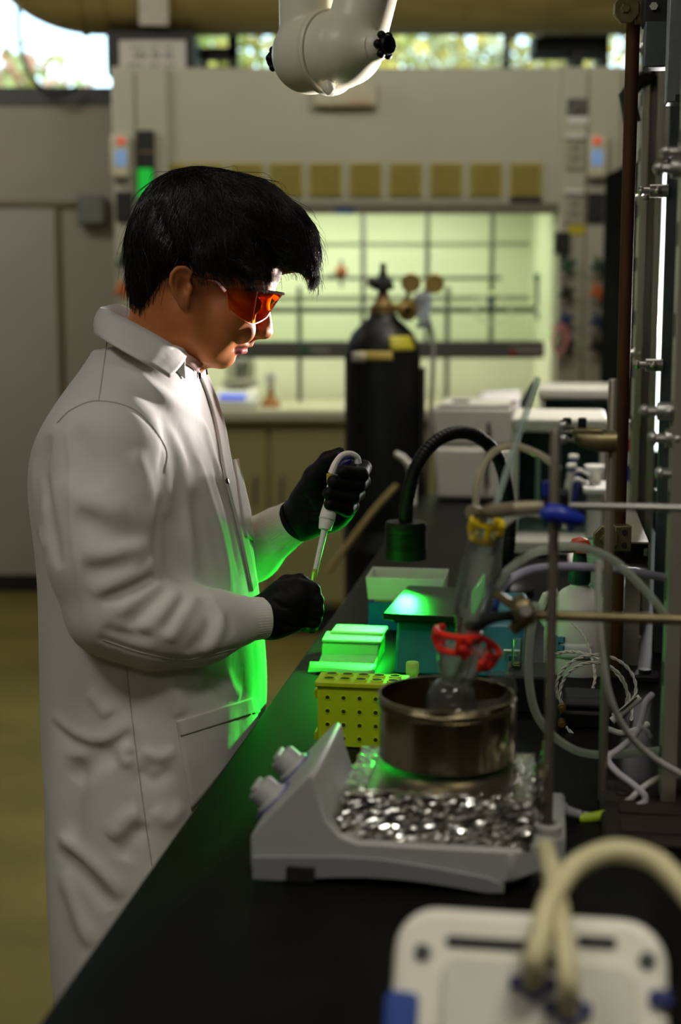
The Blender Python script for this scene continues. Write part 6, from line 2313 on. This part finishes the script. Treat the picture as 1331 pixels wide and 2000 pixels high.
# pipette stand with two pipettes hanging
sb_ = B(1156, 1112)
SYY = sb_[1]
st_ = thing('pipette_stand', 'white pipette stand with a slotted top plate behind the brown rods', 'stand', sb_, BR)
LP = lambda px, py, y=SYY: loc(st_, W(px, py, y))
a, b = LP(1112, 1080), LP(1196, 1046)
MB().box2((a[0], -.03, 0), (b[0], .10, .022)).obj('base', M_white, st_, bevel=.008)
a, b = LP(1146, 1046), LP(1180, 960)
MB().box2((a[0], .02, .02), (b[0], .06, b[2] + .01)).obj('pillar', M_white, st_, bevel=.005)
a, b = LP(1140, 962), LP(1198, 945)
MB().box2((a[0], -.03, a[2]), (b[0], .10, a[2] + .014)).obj('top_plate', M_white, st_, bevel=.004)
for k in range(2):
    MB().lathe([(0, .0), (.010, .0)], (a[0] + .018, .0 + k * .035, a[2] + .0145), n=14).obj('slot', M_black, st_, fix=False)
q = LP(1163, 945)
MB().lathe([(.012, 0), (.014, .01), (.017, .03), (.024, .042), (.022, .044), (0, .040)], (q[0], .05, a[2] + .012), n=24).obj('funnel', M_white, st_)


def small_pipette(px, py, y, ph, lab):
    c = W(px, py, y)
    t = thing('micropipette', lab, 'pipette', c, 0, 'pipettes hanging on the white stand')
    L = lambda x_, y_: W(x_, y_, y) - c
    MB().tube([L(px, py), L(px - 4, py + 40), L(px - 9, py + 95)], [.008, .0085, .006], 12).obj('handle', M_pip, t)
    MB().tube(catmull([L(px - 4, py + 8), L(px + 16, py - 2), L(px + 36, py + 8)], 5), [.005] * 6 + [.004] * 5, 8).obj('finger_hook', M_pip, t)
    MB().tube([L(px + 14, py + 8), L(px + 10, py + 40), L(px + 4, py + 100)], [.007, .0065, .004], 10).obj('grip', M_pblue, t)
    MB().cyl(L(px + 3, py), L(px + 5, py - 22), .006, n=10).obj('plunger_stem', M_pip, t)
    MB().lathe([(0, 0), (.011, 0), (.0115, .006), (.009, .010), (0, .011)], L(px + 5, py - 24), n=16).obj('plunger_cap', M_pip, t)
    MB().lathe([(.0095, 0), (.0105, -.002), (.0105, -.006), (.0095, -.007)], L(px + 5, py - 24), n=16).obj('plunger_ring', M_pblue, t)
    return t


small_pipette(1116, 920, SYY + .03, 0, 'white and blue pipette hanging rearmost on the white stand')
small_pipette(1112, 938, SYY - .03, 0, 'white and blue pipette hanging nearest on the white stand')

sp_ = B(1222, 1010)
sp_ = W(1222, 1000, 2.95)
t = thing('spray_bottle', 'white bottle with a blue band and a red neck behind the rusty rod', 'bottle', (sp_[0], 2.95, ZB))
zz_ = lambda py: W(1222, py, 2.95)[2] - ZB
rs = 20 / F_PX * 2.95
MB().lathe([(0, 0), (rs, 0), (rs, zz_(905)), (rs * .8, zz_(890)), (rs * .45, zz_(880)), (rs * .42, zz_(862)), (0, zz_(862))], n=24).obj('body', M_white, t)
MB().lathe([(rs + .0005, zz_(938)), (rs + .001, zz_(936)), (rs + .001, zz_(910)), (rs * .9, zz_(898))], n=24).obj('blue_band', mat('band_blue', (.015, .03, .42), .4), t)
MB().lathe([(rs * .5, zz_(884)), (rs * .55, zz_(880)), (rs * .55, zz_(856)), (0, zz_(856))], n=18).obj('red_neck', mat('neck_red', (.45, .015, .03), .4), t)
MB().lathe([(rs * .5, zz_(856)), (rs * .75, zz_(850)), (rs * .75, zz_(822)), (0, zz_(820))], n=18).obj('cap', mat('cap_pink', (.62, .40, .42), .4), t)

pw = B(1208, 1192)
t = thing('power_adapter', 'small white power adapter box under the square beam', 'adapter', pw, BR)
MB().box2((-.012, 0, 0), (.026, .05, .052)).obj('case', M_white, t, bevel=.006)
MB().box2((-.02, .01, .012), (-.012, .03, .045)).obj('blue_side', M_pblue, t, bevel=.003)
t = bthing('screw_cap', 'white screw cap lying alone on the black bench by the near post', 'cap', 1235, 1253)
MB().lathe([(0, 0), (.0135, 0), (.0140, .002), (.0140, .009), (.0130, .011), (0, .0115)], n=30).obj('top', M_white, t)
for i in range(30):
    a = i * 6.283 / 30
    MB().box((.014 * math.cos(a), .014 * math.sin(a), .0055), (.0012, .0014, .008), rotz(a)).obj('rib', M_white, t, smooth=False)
t = bthing('power_box', 'black box with brass connectors inside the loops of white cable', 'box', 1092, 1422)
MB().box2((0, 0, 0), (.072, .10, .024)).obj('case', M_blackgl, t, bevel=.004)
MB().box2((.006, .01, .024), (.068, .09, .036)).obj('lid', M_black, t, bevel=.005)
for z in (.010, .032):
    MB().cyl((.004, -.001, z), (.004, -.014, z), .0055, n=12).obj('connector', M_brass, t)
    MB().cyl((.004, -.014, z), (.004, -.02, z), .0035, n=10).obj('connector_pin', M_brass, t)
t = bthing('black_instrument', 'low black box with a yellow sticker beside the teal box', 'instrument', 985, 1392)
MB().box2((0, 0, 0), (.068, .09, .055)).obj('case', M_blackgl, t, bevel=.004)
MB().box((.062, -.001, .034), (.006, .002, .020)).obj('sticker', mat('sticker_yellow', (.55, .42, .02), .5), t, smooth=False)
t = thing('glass_vial', 'small clear glass vial standing on the low black box', 'vial', loc_ := B(1010, 1300, ZB + .056), BR)
MB().lathe([(0, 0), (.0075, 0), (.008, .002), (.008, .040), (.007, .040), (.007, .003), (0, .003)], n=18).obj('vial_glass', M_glasst, t)
MB().lathe([(0, .002), (.0068, .002), (.0068, .004), (0, .004)], n=16).obj('liquid', mat('amber_liquid', (.45, .35, .08), .2), t)
t = bthing('small_clamp_base', 'small black latch block on the bench by the near post', 'block', 1262, 1335)
MB().box2((-.022, 0, 0), (.02, .04, .012)).obj('block', M_blackgl, t, bevel=.003)
MB().cyl((.0, .02, .012), (.0, .02, .018), .010, n=16).obj('disc', M_blackgl, t)
t = bthing('power_strip', 'low black box lying along the bench at the foot of the near post', 'box', 1215, 1660)
MB().box2((-.02, 0, 0), (.09, .20, .012)).obj('case', mat('box_brown_black', (.018, .012, .007), .8, var=.4, scale=12), t, bevel=.005)
for k in range(3):
    MB().box2((.0, .02 + k * .06, .012), (.07, .06 + k * .06, .015)).obj('raised_lid', mat('box_brown_black', (0, 0, 0)), t, bevel=.002)

t = MB().tube(px_path([(640, 1118, 4.46), (690, 1050, 4.46), (735, 992, 4.46), (776, 948, 4.46)], 6), .010, 8).obj('tan_hose', mat('hose_tan', (.22, .16, .06), .6))
tag(t, 'tan hose slanting past the bench end in front of the gas cylinder', 'hose')
q = W(788, 893, 4.25)
t = thing('gas_tap', 'small white gas tap at the far bench edge beside the gooseneck', 'tap', B(806, 985), BR)
L5 = lambda px, py: loc(t, W(px, py, B(806, 985)[1]))
MB().tube([L5(806, 985), L5(806, 930), L5(800, 905)], .012, 10).obj('body', M_offw, t)
MB().tube([L5(806, 915), L5(785, 892), L5(772, 886)], [.012, .010, .008], 10).obj('nozzle', M_offw, t)

# ------------------------------------------------------------------ pump in the foreground
M_pump = mat('pump_white', (.74, .72, .62), .45, var=.04, scale=20)
M_pump2 = mat('pump_plate', (.62, .61, .53), .4, var=.05, scale=30)
TI = math.radians(34)              # the front leans back
pA0 = W(775, 1765, .97)            # top left corner of the face
fu = BU
fw = -np.array([0, 0, 1.0]) * math.cos(TI) - BV * math.sin(TI)      # down the face, towards the camera
fn = np.cross(fw, fu)                                              # out of the face
if fn[1] > 0:
    fn = -fn
pump = thing('vacuum_pump', 'white vacuum pump with beige hoses at the front of the bench', 'pump', (pA0[0], pA0[1], ZB), BR)


def onface(px, py, off=0.0):
    r = ray(px, py)
    o = np.array([0, 0, 1.5])
    t = ((pA0 + fn * off - o) @ fn) / (r @ fn)
    return o + r * t


def fc(px, py):
    d = onface(px, py) - pA0
    return np.array([d @ fu, d @ fw])


wP = fc(1305, 1785)[0]
DPT = .06
LP_ = (pA0[2] - ZB - DPT * math.sin(TI)) / math.cos(TI)
RF = np.stack([fu, fw, fn], 1)


def facebox(x0, x1, y0, y1, z0, z1, r=None, n=7):
    mb = MB()
    if r is None:
        mb.box2((x0, y0, z0), (x1, y1, z1))
    else:
        o = []
        for (cx_, cy_, a0) in ((x1 - r, y1 - r, 0), (x0 + r, y1 - r, 1.5708), (x0 + r, y0 + r, 3.1416), (x1 - r, y0 + r, 4.7124)):
            for k in range(n):
                a = a0 + 1.5708 * k / (n - 1)
                o.append((cx_ + r * math.cos(a), cy_ + r * math.sin(a)))
        mb.prism(o, z0, z1, 'z')
    return mb.xform(RF, pA0)


facebox(0, wP, 0, LP_ - .001, -DPT, 0, .030).obj('housing', M_pump, pump, True, bevel=.008, seg=4)
Fb = pA0 + fw * (LP_ - .004) + fu * .03 - fn * .004
Kb = Fb - fn * (DPT - .012)
wedge = [Fb, Kb, np.array([Kb[0], Kb[1], ZB + .001]), np.array([Fb[0], Fb[1], ZB + .001])]
MB().add(wedge + [p + fu * (wP - .06) for p in wedge], [(0, 1, 2, 3), (7, 6, 5, 4), (0, 4, 5, 1), (1, 5, 6, 2), (2, 6, 7, 3), (3, 7, 4, 0)]).obj('base', M_black, pump, True, smooth=False)
a, b = fc(872, 1838), fc(1035, 1838)
facebox(a[0], b[0], a[1] - .004, a[1] + .004, -.002, .0015, .003, 5).obj('slot', M_black, pump, True)
a, b = fc(1128, 1838), fc(1205, 1846)
facebox(a[0], b[0], a[1] - .004, a[1] + .004, -.002, .0015, .003, 5).obj('slot', M_black, pump, True)
a, b = fc(868, 1866), fc(1240, 1880)
facebox(a[0], b[0], a[1], LP_ - .02, -.002, .006, .012).obj('head_plate', M_pump2, pump, True, bevel=.0015)
for (px, py) in ((826, 1860), (1265, 1876), (1078, 1882)):
    p = onface(px, py, .004 if px == 1078 else 0)
    MB().lathe([(0, .004), (.004, .004), (.006, .002), (.006, 0)], p, fn, 14).obj('screw', mat('screw_dark', (.06, .07, .06), .5), pump, True)
a = fc(770, 1935)
facebox(-.004, .020, a[1], LP_ - .012, -.045, .003, .006).obj('blue_side', mat('pump_blue', (.02, .06, .28), .45), pump, True, bevel=.003)
a = fc(1268, 1932)
facebox(a[0], a[0] + .016, a[1], a[1] + .012, -.002, .005, .004).obj('latch', mat('clamp_navy', (.015, .02, .12), .4), pump, True, bevel=.002)
ports = ((1042, 1922), (1110, 1972))
for (px, py) in ports:
    c = onface(px, py, .004)
    MB().lathe([(.0085, 0), (.0085, .008), (.006, .010), (.006, .026)], c, fn, 16).obj('port', M_pump2, pump, True)
    for s in (-1, 1):
        MB().box(c + fu * s * .0115 + fn * .004, (.009, .009, .010), RF).obj('hose_clamp', mat('clamp_navy', (.015, .02, .12), .4), pump, True, bevel=.002)
    MB().lathe([(.0088, .006), (.0108, .006), (.0108, .012), (.0088, .012)], c, fn, 18, closed=True).obj('hose_clamp', mat('clamp_navy', (0, 0, 0)), pump, True)
c1 = onface(1042, 1922, .010)
c2 = onface(1110, 1972, .010)
y1, y2 = c1[1], c2[1]
t = MB().tube(catmull([c1, c1 + fn * .018 + [0, 0, .012], W(1052, 1845, y1 - .01), W(1068, 1780, y1 + .01), W(1092, 1730, y1 + .03), W(1130, 1688, y1 + .045), W(1195, 1662, y1 + .05), W(1265, 1674, y1 + .045), W(1312, 1708, y1 + .03), W(1380, 1790, y1)], 8), .0080, 16).obj('pump_hose', M_hbeige)
tag(t, 'thick beige hose arching from the rear port of the white pump to the right', 'hose')
t = MB().tube(catmull([c2, c2 + fn * .018 + [0, 0, .012], W(1108, 1890, y2 - .01), W(1100, 1825, y2 + .01), W(1090, 1760, y2 + .04), W(1078, 1700, y2 + .09), W(1066, 1656, y2 + .17)], 8), .0072, 16).obj('pump_hose', M_hbeige)
tag(t, 'straighter beige hose rising from the front port of the white pump', 'hose')

# black bracket and white roll glimpsed behind the rusty rod
t = MB().tube([W(1272, 152, 2.70), W(1248, 158, 2.68), W(1226, 186, 2.68), W(1236, 240, 2.68)], .016, 8).obj('monitor_bracket', M_black)
tag(t, 'black bent bracket arm behind the top of the rusty rod', 'bracket')
q0, q1 = W(1253, 315, 3.2), W(1258, 190, 3.2)
q1 = np.array([q0[0], q0[1], ZC])
t = MB().cyl(q0, q1, .009, n=14).obj('white_conduit', M_white)
tag(t, 'slim white conduit between the rusty rod and the far aluminium post', 'conduit')
